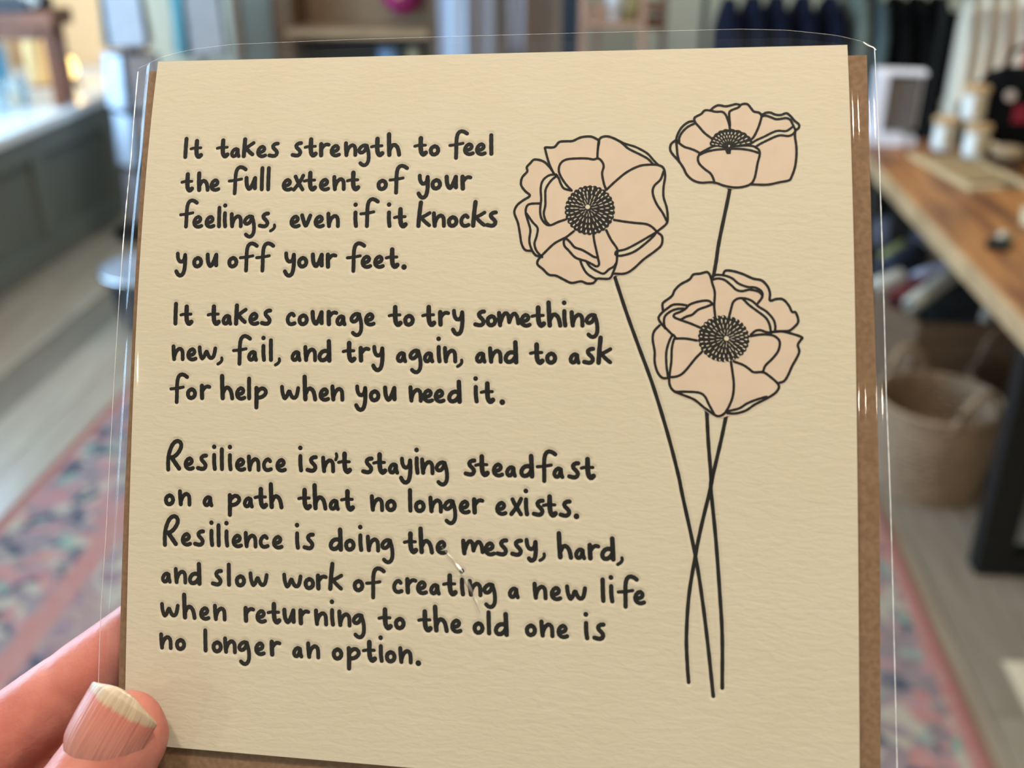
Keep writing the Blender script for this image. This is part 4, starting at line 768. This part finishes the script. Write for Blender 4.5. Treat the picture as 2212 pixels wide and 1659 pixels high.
# --- stroke glyphs, drawn once (units: 1 = 1/57 mm), y up from the baseline: (x, y) runs, line width
G = {
'I': (0, [([(28,262),(29,140),(32,26)], 48)]),
't': (0, [([(84,228),(86,130),(93,66),(108,34),(126,26),(148,46)], 52), ([(18,128),(60,138),(140,140)], 34)]),
'a': (0, [([(96,108),(70,117),(42,98),(26,60),(38,29),(62,26),(82,50),(92,88),(96,104),(100,60),(112,24)], 43)]),
'k': (0, [([(28,240),(27,130),(26,25)], 50), ([(136,193),(90,160),(46,122)], 42), ([(50,128),(90,80),(130,46)], 46)]),
'K': (0, [([(45,308),(32,160),(25,26)], 48), ([(150,182),(100,150),(46,122)], 40), ([(52,128),(100,75),(148,34)], 42)]),
'e': (0, [([(34,72),(72,78),(96,98),(98,124),(74,144),(42,124),(25,84),(32,46),(58,25),(88,22),(116,33)], 43)]),
's': (0, [([(118,182),(90,178),(64,155),(70,126),(98,97),(115,68),(104,36),(74,24),(24,33)], 45)]),
'c': (0, [([(98,128),(78,148),(52,138),(30,105),(27,65),(45,32),(75,24),(110,36)], 43)]),
'o': (0, [([(67,128),(36,108),(25,74),(38,36),(68,25),(100,44),(110,82),(94,116),(67,128)], 46)]),
'u': (0, [([(26,168),(32,100),(46,55),(68,32),(92,60),(116,120),(130,164)], 48), ([(131,166),(132,95),(136,40)], 48)]),
'r': (0, [([(26,168),(29,90),(33,26)], 50), ([(36,112),(62,148),(90,163),(116,158)], 42)]),
'g': (0, [([(116,142),(82,147),(46,125),(26,88),(38,60),(66,58),(95,84),(114,128),(132,80),(142,20),(141,-45),(124,-86),(98,-102),(70,-95),(48,-76)], 43)]),
'y': (0, [([(30,182),(36,130),(58,90),(88,86),(112,112),(122,166)], 44), ([(122,165),(127,80),(122,-10),(106,-66),(76,-86),(46,-72),(24,-36)], 46)]),
'Y': (0, [([(30,190),(38,135),(60,98),(90,94),(114,118),(126,172)], 44), ([(126,170),(130,80),(122,0),(100,-30),(76,-34),(58,-14)], 46)]),
'n': (0, [([(26,176),(30,110),(40,26)], 46), ([(42,60),(60,112),(90,145),(116,146),(136,122),(142,80),(144,26)], 44)]),
'm': (0, [([(26,165),(30,100),(40,26)], 46), ([(44,62),(70,135),(98,163),(122,150),(134,110),(140,62)], 44), ([(142,76),(168,138),(198,160),(224,130),(235,84),(240,50)], 44)]),
'h': (0, [([(26,285),(33,150),(42,26)], 50), ([(44,90),(68,138),(98,150),(130,122),(148,70),(156,26)], 46)]),
'H': (0, [([(26,236),(30,130),(40,26)], 50), ([(42,84),(64,128),(94,140),(124,112),(138,66),(144,26)], 46)]),
'i': (0, [([(26,188),(28,100),(38,26)], 46), ([(23,284),(23.5,284.5)], 50)]),
'f': (0, [([(214,276),(184,297),(146,305),(114,282),(99,230),(96,150),(98,60),(98,-25)], 44), ([(22,130),(100,140),(172,155)], 34)]),
'F': (0, [([(214,322),(184,343),(146,351),(114,328),(99,276),(96,196),(98,106),(98,24)], 44), ([(22,172),(100,182),(172,197)], 34)]),
'l': (0, [([(25,256),(28,140),(33,26)], 46)]),
'L': (0, [([(25,292),(28,150),(33,26)], 46)]),
'd': (0, [([(130,122),(98,136),(58,124),(32,90),(27,55),(46,28),(80,28),(112,52),(134,90)], 46), ([(130,248),(136,140),(142,24)], 50)]),
'w': (0, [([(26,166),(32,110),(46,62),(62,34),(86,62),(110,118),(130,82),(150,50),(174,42),(196,60),(208,100),(216,156)], 44)]),
'p': (0, [([(26,146),(30,50),(32,-80)], 48), ([(38,100),(74,137),(110,140),(136,116),(136,85),(112,55),(80,38),(46,33)], 44)]),
'x': (0, [([(36,186),(66,125),(128,24)], 44), ([(128,196),(92,118),(24,22)], 44)]),
'v': (0, [([(24,158),(44,96),(72,32),(96,80),(122,155)], 46)]),
'R': (0, [([(34,26),(30,120),(40,220),(75,318),(120,362),(162,358),(182,322),(172,270),(132,208),(76,164)], 46), ([(70,170),(105,122),(164,44)], 50)]),
',': (0, [([(62,40),(64,14),(46,-14),(18,-33)], 34)]),
'.': (0, [([(30,20),(30.5,20)], 60)]),
"'": (0, [([(20,225),(27,195),(15,157)], 34)]),
}
U = 1/57.0   # glyph unit in mm
UH = 1/59.5
STROKES = []  # every inked run in sheet mm, for the letterpress dent: (points, half width)
def ribbon(V, Fc, pts, w0, n, dent=True, taper=True):
    pts = [np.array(p[:2]) for p in pts]; k = len(pts); c = w0/2
    if dent: STROKES.append((np.array(pts), c))
    if k == 2 and np.hypot(*(pts[1]-pts[0])) < .05:
        b = len(V); m = 18
        for j in range(m): V.append((pts[0][0]+c*math.cos(2*math.pi*j/m), pts[0][1]+c*math.sin(2*math.pi*j/m), n))
        Fc.append(tuple(reversed(range(b, b+m)))); return
    def cap(p, d, s):
        o = []
        for j in range(7):
            a = math.pi*(j/6-.5); e = np.array([-d[1], d[0]])
            o.append(p + c*(math.cos(a)*d*s + math.sin(a)*e*(s)))
        return o
    D = [(pts[min(i+1, k-1)]-pts[max(i-1, 0)]) for i in range(k)]; D = [d/max(1e-9, np.hypot(*d)) for d in D]
    left = []; right = []
    for i in range(k):
        e = np.array([-D[i][1], D[i][0]]); ww = c*(1+.05*math.sin(i*1.7+pts[0][0]))
        if taper: ww *= 1
        left.append(pts[i]+ww*e); right.append(pts[i]-ww*e)
    b = len(V)
    for i in range(k): V.append((*left[i], n)); V.append((*right[i], n))
    for i in range(k-1): Fc.append((b+2*i, b+2*i+1, b+2*i+3, b+2*i+2))
    for p, d, s in ((pts[0], D[0], -1), (pts[-1], D[-1], 1)):
        q = len(V)
        for o in cap(p, d, s): V.append((*o, n))
        Fc.append(tuple(range(q, q+7)))
def emit_sheet(name, V, Fc, m, parent, zoff=0):
    A = np.array(V); P = S(A[:, 0], A[:, 1], A[:, 2])
    return mesh(name, P.tolist(), Fc, m, parent)
DEP = .13; INK = -DEP+.035
for wd, L in WORDS:
    V = []; Fc = []
    for i, ch in enumerate(wd):
        u0, s0 = L[2*i], L[2*i+1]
        for run, wid in G[ch][1]:
            P = catmull([(x, y, 0) for x, y in run], 5) if len(run) > 2 else [Vector((x, y, 0)) for x, y in run]
            ribbon(V, Fc, [(u0+p.x*U, s0-p.y*UH) for p in P], wid*U*1.06, INK)
    emit_sheet('printed_word', V, Fc, MINK, card)
def poly(name, flat, m, parent, n):
    P = [Vector((flat[i], flat[i+1], 0)) for i in range(0, len(flat), 2)]
    P = [Vector((p.x, p.y, 0)) for p in catmull(P+[P[0]], 4)[:-1]]
    T = tessellate_polygon([P]); return emit_sheet(name, [(p.x, p.y, n) for p in P], [tuple(t) for t in T], m, parent)
def pairs(f): return [(f[i], f[i+1]) for i in range(0, len(f), 2)]
def drop(V, Fc, cx, cy, ang, r0, r1, wd, n):
    b = len(V); K = 10
    for j in range(K):
        t = 2*math.pi*j/K; x = (r0+r1)/2+(r1-r0)/2*math.cos(t); y = wd/2*math.sin(t)*(1+.5*math.cos(t))
        V.append((cx+x*math.cos(ang)-y*math.sin(ang), cy+x*math.sin(ang)+y*math.cos(ang), n))
    Fc.append(tuple(range(b, b+K)))
rs = random.Random(3)
FLAB = ['large open poppy at the upper left of the bunch', 'side-on cup-shaped poppy at the top right', 'open poppy at the lower right of the bunch']
for fi, (Ss, fill, folds, st) in enumerate(FLOWERS):
    pf = poly('printed_flower', fill, MPINK, card, .03); pf['label'] = FLAB[fi]
    for fo in folds: poly('petal_fold', fo, MPAP, pf, .045)
    V = []; Fc = []
    for s_ in Ss: ribbon(V, Fc, catmull([(a, b, 0) for a, b in pairs(s_)], 6), .47, .07, dent=False)
    emit_sheet('flower_outline', V, Fc, MINK, pf)
    V = []; Fc = []; V2 = []; F2 = []
    if st:
        (cx, cy), (ex, ey), (tx, ty), (px_, py_) = pairs(st)
        rx = abs(ex-cx); ry = abs(ty-cy); nb = 30; m = nb*6; 
        V.append((cx, cy, .09))
        for j in range(m):
            a = 2*math.pi*j/m; k = .97+.055*abs(math.sin(a*nb/2))
            V.append((cx+rx*k*math.cos(a), cy+ry*k*math.sin(a), .09))
        Fc += [(0, 1+j, 1+(j+1) % m) for j in range(m)]
        for ring, (nn, r0, r1, wd) in enumerate([(30, .84, .96, .30), (27, .64, .80, .26), (22, .42, .60, .2), (16, .22, .38, .14), (9, .13, .24, .1)]):
            for j in range(nn):
                a = 2*math.pi*(j+.5*(ring % 2)+rs.uniform(-.15, .15))/nn+.05
                x = px_+(cx-px_)*r1; y = py_+(cy-py_)*r1
                k = rs.uniform(.9, 1.05)
                drop(V2, F2, x, y, a, r0*rx*rs.uniform(.95, 1.03), r1*rx*rs.uniform(.96, 1.01), wd*k*rx/5.4, .11)
        b = len(V2)
        for j in range(12): V2.append((px_+.45*math.cos(j*math.pi/6), py_+.45*math.sin(j*math.pi/6), .11))
        F2.append(tuple(range(b, b+12)))
    else:
        (lx, ly), (tx, ty), (rx_, ry_), (cx, cy), (bx, by), (ox, oy) = pairs(PISTIL)
        V.append((cx, cy, .09)); m = 60
        for j in range(m+1):
            a = math.pi+math.pi*j/m; k = 1+.05*abs(math.sin(j*math.pi/6))
            x = cx+((rx_-cx) if math.cos(a) > 0 else (cx-lx))*k*math.cos(a); y = (ly+(ry_-ly)*(j/m))+(cy-ty)*.86*k*math.sin(a)
            V.append((x, y, .09))
        Fc += [(0, 1+j, 2+j) for j in range(m)]
        b = len(V); V += [(cx-.9, cy-.3, .09), (cx+.7, cy-.3, .09), (bx+.35, by, .09), (bx-.35, by, .09)]; Fc.append((b, b+1, b+2, b+3))
        for nn, r0, r1, wd in ((13, .80, .96, .3), (12, .58, .76, .26), (9, .36, .52, .16)):
            for j in range(nn):
                a = math.pi*1.04+math.pi*.92*(j+.5)/nn; q = (1.0 if math.cos(a) > 0 else .76)
                rr = (cy-ty)*math.sqrt((math.sin(a)**2)*.76+(math.cos(a)*(rx_-cx)*q/(cy-ty))**2)
                drop(V2, F2, cx, cy-.1, a, r0*rr, r1*rr, wd*.7, .11)
        drop(V2, F2, ox, oy+.1, -1.2, 0, .45, .3, .11)
    emit_sheet('stamens', V, Fc, MINK, pf); emit_sheet('stamen_tips', V2, F2, MPAP, pf)
for st in STEMS:
    V = []; Fc = []
    P = pairs(st); P = [Vector((a, b, 0)) for a, b in P]
    ribbon(V, Fc, catmull(P, 8), .70, INK); emit_sheet('printed_stem', V, Fc, MINK, card)
# --- letterpress sheet: a fine grid pushed in under every inked run
NU = 561; uu = np.linspace(0, WW, NU); NS = 561; sv = np.linspace(0, HH, NS); g = uu[1]
Dm = np.full((NS, NU), 9.0)
for pts, c in STROKES:
    for k in range(len(pts)-1):
        a, b = pts[k], pts[k+1]; mg = c+.6
        i0 = max(0, int((min(a[1], b[1])-mg)/g)); i1 = min(NS, int((max(a[1], b[1])+mg)/g)+2)
        j0 = max(0, int((min(a[0], b[0])-mg)/g)); j1 = min(NU, int((max(a[0], b[0])+mg)/g)+2)
        if i1 <= i0 or j1 <= j0: continue
        X, Y = np.meshgrid(uu[j0:j1], sv[i0:i1]); d = b-a; L2 = max(1e-9, d@d)
        t = np.clip(((X-a[0])*d[0]+(Y-a[1])*d[1])/L2, 0, 1)
        Dm[i0:i1, j0:j1] = np.minimum(Dm[i0:i1, j0:j1], np.hypot(X-a[0]-t*d[0], Y-a[1]-t*d[1])-c)
q = np.clip((Dm-.10)/.30, 0, 1); q = q*q*(3-2*q)
X, Y = np.meshgrid(uu, sv); P = S(X, Y, -DEP*(1-q)).reshape(-1, 3)
ii = (np.arange(NS-1)[:, None]*NU+np.arange(NU-1)[None]).reshape(-1)
quads = np.stack([ii, ii+NU, ii+NU+1, ii+1], -1)
me = bpy.data.meshes.new('front_leaf'); me.vertices.add(len(P)); me.vertices.foreach_set('co', P.astype(np.float32).ravel())
me.loops.add(quads.size); me.loops.foreach_set('vertex_index', quads.ravel().astype(np.int32))
me.polygons.add(len(quads)); me.polygons.foreach_set('loop_start', (np.arange(len(quads))*4).astype(np.int32)); me.polygons.foreach_set('loop_total', np.full(len(quads), 4, np.int32))
me.update(calc_edges=True); me.validate(); me.materials.append(MPAP); me.polygons.foreach_set('use_smooth', np.ones(len(quads), bool))
o = bpy.data.objects.new('front_leaf', me); COL.objects.link(o); o.parent = card
def slab(name, uL, uR, s0, s1, n0, n1, m, parent, nu=6, ns=40, top=True):
    """a thin curved sheet with thickness; uL/uR may be functions of s"""
    fl = (lambda s: np.interp(s, *zip(*uL))) if isinstance(uL, list) else (lambda s: uL+0*s)
    fr = (lambda s: np.interp(s, *zip(*uR))) if isinstance(uR, list) else (lambda s: uR+0*s)
    V = []; Fc = []
    for lay, n in enumerate((n0, n1)):
        for i in range(ns+1):
            s = s0+(s1-s0)*i/ns
            for j in range(nu+1): V.append((float(fl(s)+(fr(s)-fl(s))*j/nu), s, n))
    k = (ns+1)*(nu+1); r = nu+1
    for i in range(ns):
        for j in range(nu):
            a = i*r+j
            if top: Fc.append((a, a+r, a+r+1, a+1))
            Fc.append((k+a, k+a+1, k+a+r+1, k+a+r))
    for i in range(ns):
        a = i*r; Fc.append((a, a+k, a+k+r, a+r)); a = i*r+nu; Fc.append((a, a+r, a+k+r, a+k))
    for j in range(nu):
        Fc.append((j, j+1, j+1+k, j+k)); a = ns*r+j; Fc.append((a, a+k, a+k+1, a+1))
    return emit_sheet(name, V, Fc, m, parent)
slab('leaf_edge', 0, WW, 0, HH, -.004, -.36, MPAP, card, top=False)
slab('back_leaf', 0.2, WW-.2, 0.1, HH-.2, -.40, -.76, MPAP, card)
MKRAFT = mat('kraft_paper', (.22, .135, .078), .8, spec=.25, nz=.16, nscale=900, bump=.00004, bscale=1500, col2=(.165, .10, .055))
EL = [(1.5, -2.5), (20.6, -1.9), (40.4, -1.5), (70.7, -1.4), (90, -1.8), (107.7, -2.0), (146, -2.2)]
ER = [(1.3, 143.7), (14.6, 143.5), (41.3, 143.4), (69.2, 143.8), (87.4, 144.0), (107, 143.9), (132.9, 143.8), (146, 143.8)]
slab('front_panel', EL, ER, 1.5, 146, -1.25, -1.40, MKRAFT, env, nu=8)
slab('back_panel', EL, ER, 1.7, 145.8, -1.45, -1.6, MKRAFT, env, nu=8)
V = []; Fc = []   # pointed flap on the back of the envelope
b = [(-1.8, 1.7, -1.66), (143.4, 1.7, -1.66), (80, 62, -1.8), (62, 62, -1.8)]
emit_sheet('envelope_flap', b, [(0, 1, 2, 3)], MKRAFT, env)
# --- clear film
def film_mat(name, fac, rough, tint=(.985, .985, .99)):
    m = bpy.data.materials.new(name); m.use_nodes = True; nt = m.node_tree; N = nt.nodes; L = nt.links
    N.remove(N['Principled BSDF']); out = N['Material Output']
    tr = N.new('ShaderNodeBsdfTransparent'); tr.inputs[0].default_value = (*tint, 1)
    gl = N.new('ShaderNodeBsdfGlossy'); gl.inputs['Roughness'].default_value = rough
    fr = N.new('ShaderNodeFresnel'); ge = N.new('ShaderNodeNewGeometry'); im = N.new('ShaderNodeMapRange'); im.inputs[3].default_value = 1.5; im.inputs[4].default_value = 1/1.5; L.new(ge.outputs['Backfacing'], im.inputs[0]); L.new(im.outputs[0], fr.inputs[0])
    mu = N.new('ShaderNodeMath'); mu.operation = 'MULTIPLY'; mu.inputs[1].default_value = fac; mu.use_clamp = True
    tc = N.new('ShaderNodeTexCoord'); t = N.new('ShaderNodeTexNoise'); t.inputs['Scale'].default_value = 40
    bp = N.new('ShaderNodeBump'); bp.inputs['Distance'].default_value = .00005; L.new(tc.outputs['Object'], t.inputs['Vector']); L.new(t.outputs[0], bp.inputs['Height'])
    L.new(bp.outputs[0], gl.inputs['Normal']); L.new(bp.outputs[0], fr.inputs['Normal'])
    mx = N.new('ShaderNodeMixShader'); L.new(fr.outputs[0], mu.inputs[0]); L.new(mu.outputs[0], mx.inputs[0]); L.new(tr.outputs[0], mx.inputs[1]); L.new(gl.outputs[0], mx.inputs[2])
    L.new(mx.outputs[0], out.inputs[0]); return m
MFILM = film_mat('clear_film', .75, .05)
MSEAM = mat('heat_sealed_seam', (.75, .75, .75), .25, spec=.8)
SL = [(-4, -5), (1.3, -5), (20.6, -4.4), (27.6, -4.5), (35.6, -4.6), (56.8, -4.8), (75.5, -5.1), (98.7, -5.6), (113.7, -6.3), (126, -6.5), (149, -6.5)]
SR = [(-4, 145.2), (0, 145.2), (11.9, 145.2), (32.6, 145.2), (66, 145.4), (87, 145.9), (107, 146.2), (132, 146.6), (149, 146.8)]
TOP = [(-5, 1.3), (.7, -1.0), (8.4, -2.5), (16, -3.3), (41, -3.7), (65, -3.8), (89, -3.8), (120, -3.7), (129, -3.2), (137.5, -1.9), (143.5, -.9), (145.2, .2)]
def filmgrid(name, prof):
    V = []; Fc = []; ns = 70
    for i in range(ns+1):
        for j, (kind, off, n) in enumerate(prof):
            f = i/ns; s = f*149
            l = np.interp(s, *zip(*SL)); r = np.interp(s, *zip(*SR))
            u = l+off if kind == 'L' else r-off if kind == 'R' else off
            top = float(np.interp(u, *zip(*TOP))); s = top+(149-top)*f
            wob = .18*math.sin(s*.09+j)*(1 if 0 < j < len(prof)-1 and kind != 'M' else 0)
            V.append((float(u), s, n+wob*0.5))
    k = len(prof)
    for i in range(ns):
        for j in range(k-1): Fc.append((i*k+j, (i+1)*k+j, (i+1)*k+j+1, i*k+j+1))
    A = emit_sheet(name, V, Fc, MFILM, slv)
    for p in A.data.polygons: p.use_smooth = True
    return A
pf_ = [('L', 0, -1.3), ('L', 1, -1.28), ('L', 1.5, -1.2), ('L', 1.85, -1.04), ('L', 2.2, -.78), ('L', 2.55, -.5), ('L', 2.9, -.26), ('L', 3.35, -.06), ('L', 3.9, .08), ('L', 4.7, .3), ('M', 1.2, .42), ('M', 6, .45)]
pf_ += [('M', 6+8*i, .45+.03*math.sin(i*1.3)) for i in range(1, 17)]
pf_ += [('M', 139.2, .42), ('M', 140.2, .30), ('M', 140.9, .0), ('M', 141.4, -.3), ('M', 141.9, -.46), ('M', 142.5, -.5), ('M', 143.1, -.44), ('M', 143.6, -.5), ('M', 143.95, -.7), ('M', 144.2, -1.0), ('M', 144.5, -1.2), ('R', 0, -1.32)]
filmgrid('front_film', pf_)
filmgrid('back_film', [('L', 0, -1.32), ('L', 3, -1.95), ('M', 10, -2.0), ('M', 70, -2.0), ('M', 130, -2.0), ('R', 3, -1.95), ('R', 0, -1.36)])
for side, (tab, nn) in enumerate(((SL, -1.28), (SR, -1.3))):
    V = []; Fc = []
    ks = 150; rs2 = random.Random(5+side); sa = 1.5 if side == 0 else .3; sb = 149
    for i in range(ks+1):
        s = sa+(sb-sa)*i/ks; u = float(np.interp(s, *zip(*tab))); wv = (.06+.05*rs2.random())*(1 if side == 1 else 1.15 if s < 50 else .45)
        V += [(u-wv, s, nn), (u, s, nn+.12), (u+wv, s, nn)]
    for i in range(ks):
        a = 3*i; Fc += [(a, a+3, a+4, a+1), (a+1, a+4, a+5, a+2)]
    emit_sheet('side_seam', V, Fc, MSEAM, slv)
V = []; Fc = []
for i in range(81):
    u = -4.6+i*(144.2+4.6)/80; s = float(np.interp(u, *zip(*TOP))); nq = .45 if 4 < u < 138 else (.45-(4-u)*.12 if u <= 4 else .45-(u-138)*.2)
    V += [(u, s-.02, nq), (u, s+.02, nq+.02)]
    if i: a = 2*i; Fc.append((a-2, a, a+1, a-1))
emit_sheet('opening_edge', V, Fc, MSEAM, slv)
V = []; Fc = []  # crimped corner at the top right of the sleeve
ribbon(V, Fc, [(143.2, -1.0), (143.9, -.4), (144.9, .1), (145.3, .6)], .22, -.9, dent=False)
emit_sheet('crimped_corner', V, Fc, MSEAM, slv)

# sharp little crease pressed into the front film
V = []; Fc = []
cr = catmull([(64.0, 98.0, 0), (65.4, 99.5, 0), (67.0, 101.3, 0), (68.5, 103.6, 0), (69.9, 106.2, 0), (70.8, 108.0, 0), (71.5, 110.2, 0)], 5)
for i, p in enumerate(cr):
    e = math.sin(math.pi*i/(len(cr)-1)); wv = .10+.28*e
    V += [(p.x-wv, p.y+.1, .47), (p.x+.05*math.sin(i), p.y, .47+.34*e), (p.x+wv, p.y-.1, .47)]
    if i: a = 3*i; Fc += [(a-3, a, a+1, a-2), (a-2, a+1, a+2, a-1)]
emit_sheet('film_crease', V, Fc, film_mat('creased_film', 5.0, .25), slv)

# ============================================================ HAND
def cp(px, py, d): return CM @ Vector(((px-1106)/FPX*d, (829.5-py)/FPX*d, -d))
def skin_mat():
    m = mat('skin', (.48, .185, .145), .42, spec=.4, nz=1, nscale=90, col2=(.39, .115, .09), bump=.00012, bscale=900, sss=.35)
    return m
def chain(bm, pts):
    """ellipsoid bead chain along a limb: (point, radius)"""
    for (a, ra), (b, rb) in zip(pts[:-1], pts[1:]):
        n = max(2, int((b-a).length/(.28*min(ra, rb))))
        for i in range(n+1):
            t = i/n; r = ra+(rb-ra)*t
            bmesh.ops.create_icosphere(bm, subdivisions=2, radius=r, matrix=Matrix.Translation(a.lerp(b, t)))
MM = .001
bm = bmesh.new()
fingers = {
 'index': [(cp(455,1225,.2165),6.6),(cp(330,1352,.2170),7.8),(cp(255,1410,.2168),8.2),(cp(178,1466,.2163),8.4),(cp(156,1483,.2161),7.6),(cp(132,1500,.2158),8.5),(cp(60,1556,.2150),8.9),(cp(-90,1668,.2110),9.2),(cp(-380,1880,.203),10.5)],
 'middle': [(cp(470,1460,.2165),6.8),(cp(300,1580,.2180),7.8),(cp(150,1672,.2190),8.2),(cp(-60,1800,.216),9.0),(cp(-380,2060,.204),10.5)],
 'ring': [(cp(420,1690,.2165),6.6),(cp(230,1790,.2180),7.5),(cp(60,1880,.217),8.0),(cp(-120,1990,.213),8.7),(cp(-370,2260,.201),10)],
 'little': [(cp(300,1900,.2150),5.6),(cp(140,1980,.2160),6.5),(cp(-20,2050,.214),7.2),(cp(-160,2180,.209),7.8),(cp(-340,2460,.197),9.5)],
 'thumb': [(cp(272,1574,.1955),7.6),(cp(267,1592,.1952),8.7),(cp(232,1645,.1948),9.2),(cp(190,1720,.1935),10.2),(cp(130,1850,.1900),10.0),(cp(60,2050,.186),11.5),(cp(-40,2350,.184),15),(cp(-150,2640,.184),17)],
}
for k, ch in fingers.items(): chain(bm, [(p, r*MM) for p, r in ch])
W1, W2 = cp(-230, 2900, .185), cp(-120, 2800, .182)
for k in ('index', 'middle', 'ring', 'little'): chain(bm, [(fingers[k][-1][0], 10.5*MM), (W1.lerp(W2, .3), 15*MM)])
for a, b in (('index', 'middle'), ('middle', 'ring'), ('ring', 'little')):
    A, B = fingers[a][-1][0], fingers[b][-1][0]; chain(bm, [(A.lerp(B, .5), 10*MM), (W1, 16*MM)])
chain(bm, [(fingers['index'][-1][0], 9.5*MM), (cp(-30, 2300, .187), 12*MM)])
chain(bm, [(cp(-200, 2250, .193), 12*MM), (fingers['thumb'][-2][0], 13*MM)])
chain(bm, [(W1, 19*MM), (cp(-330, 3500, .19), 22*MM), (cp(-420, 4300, .2), 27*MM)])
chain(bm, [(W2, 19*MM), (cp(-180, 3500, .19), 22*MM), (cp(-260, 4300, .2), 27*MM)])
me = bpy.data.meshes.new('hand'); bm.to_mesh(me); bm.free(); me.materials.append(skin_mat())
for p in me.polygons: p.use_smooth = True
hand = bpy.data.objects.new('hand', me); COL.objects.link(hand)
tag(hand, 'left hand pinching the lower left corner of the cream card, thumb in front, fingers behind', 'person')
md = hand.modifiers.new('r', 'REMESH'); md.mode = 'VOXEL'; md.voxel_size = .0009; md.use_smooth_shade = True
md = hand.modifiers.new('s', 'SMOOTH'); md.factor = .6; md.iterations = 10
# thumbnail: curved plate riding on the thumb
ax = (cp(262+50, 1590-87, .1950)-cp(262, 1590, .1952)).normalized()
nrm = (CM.to_3x3() @ Vector((-.10, .04, 1))).normalized(); nrm = (nrm-ax*nrm.dot(ax)).normalized(); sd = ax.cross(nrm).normalized()
if sd.dot(CM.to_3x3() @ Vector((1, 0, 0))) < 0: sd = -sd
def nail_mat():
    m = bpy.data.materials.new('thumbnail'); m.use_nodes = True; nt = m.node_tree; N = nt.nodes; L = nt.links; b = N['Principled BSDF']
    b.inputs['Roughness'].default_value = .26; b.inputs['Subsurface Weight'].default_value = .2; b.inputs['Subsurface Radius'].default_value = (1, .4, .3); b.inputs['Subsurface Scale'].default_value = .002
    at_ = N.new('ShaderNodeUVMap'); at_.uv_map = 'nail'; sp = N.new('ShaderNodeSeparateXYZ'); L.new(at_.outputs[0], sp.inputs[0])
    mp = N.new('ShaderNodeMapping'); mp.inputs['Scale'].default_value = (34, 1.6, 1); L.new(at_.outputs[0], mp.inputs[0])
    t = N.new('ShaderNodeTexNoise'); t.inputs['Scale'].default_value = 1; t.inputs['Detail'].default_value = 3; L.new(mp.outputs[0], t.inputs['Vector'])
    bp = N.new('ShaderNodeBump'); bp.inputs['Distance'].default_value = .00022; L.new(t.outputs[0], bp.inputs['Height']); L.new(bp.outputs[0], b.inputs['Normal'])
    ad = N.new('ShaderNodeMath'); ad.operation = 'MULTIPLY_ADD'; ad.inputs[1].default_value = .09; L.new(t.outputs[0], ad.inputs[0]); L.new(sp.outputs[1], ad.inputs[2])
    cr = N.new('ShaderNodeValToRGB'); E_ = cr.color_ramp.elements
    E_[0].position = 0; E_[0].color = (.46, .22, .175, 1); E_[1].position = 1; E_[1].color = (.50, .41, .30, 1)
    for p_, c_ in ((.2, (.44, .195, .16, 1)), (.6, (.49, .195, .155, 1)), (.83, (.50, .18, .14, 1)), (.87, (.48, .37, .26, 1))):
        e = E_.new(p_); e.color = c_
    L.new(ad.outputs[0], cr.inputs[0])
    mr = N.new('ShaderNodeMix'); mr.data_type = 'RGBA'; mr.blend_type = 'MULTIPLY'; mr.inputs['Factor'].default_value = 1
    m2 = N.new('ShaderNodeMapRange'); m2.inputs[1].default_value = .3; m2.inputs[2].default_value = .7; m2.inputs[3].default_value = .82; m2.inputs[4].default_value = 1.1
    L.new(t.outputs[0], m2.inputs[0]); L.new(cr.outputs[0], mr.inputs['A']); L.new(m2.outputs[0], mr.inputs['B']); L.new(mr.outputs['Result'], b.inputs['Base Color'])
    return m
base = cp(262, 1562, .1952)
NA, NB = 28, 36; V = []; Fc = []; UV = []
Lh, Rr, Wn = 9.4*MM, 9.2*MM, 8.2*MM
for j in range(NB+1):
    y = -1+2*j/NB
    # half width along the nail: rounded tip and cuticle
    hw = (1-abs(max(0, (y-.68)/.32))**2*.26 if y > 0 else 1-abs(max(0, (-y-.4)/.6))**2.4*.20)*(1-.05*(y < 0)*(-y))
    for i in range(NA+1):
        x = -1+2*i/NA; u = x*Wn*hw
        # arc the free edge and the cuticle
        yy = y*Lh + (-(x*x)*.0027 if y > 0 else (x*x)*.0026)*abs(y)**3
        a_ = u/Rr; lift = Rr*(math.cos(a_)-1); su = Rr*math.sin(a_)*1.03
        longi = -(y*y)*(.0005 if y > 0 else .0016)-abs(x)**3*.0007-(.0005 if y > .9 else 0)
        V.append(base + sd*su + ax*yy + nrm*(Rr*.0+.0091+lift+longi)); UV.append(((x+1)/2, (y+1)/2))
n = NA+1
for j in range(NB):
    for i in range(NA): a = j*n+i; Fc.append((a, a+1, a+n+1, a+n))
nail = mesh('thumbnail', V, Fc, nail_mat(), None, True)
uvl = nail.data.uv_layers.new(name='nail')
for lp in nail.data.loops: uvl.data[lp.index].uv = UV[lp.vertex_index]
nail.parent = hand; nail['label'] = 'ridged thumbnail with pale free edge'
so = nail.modifiers.new('t', 'SOLIDIFY'); so.thickness = .0005; so.offset = -1
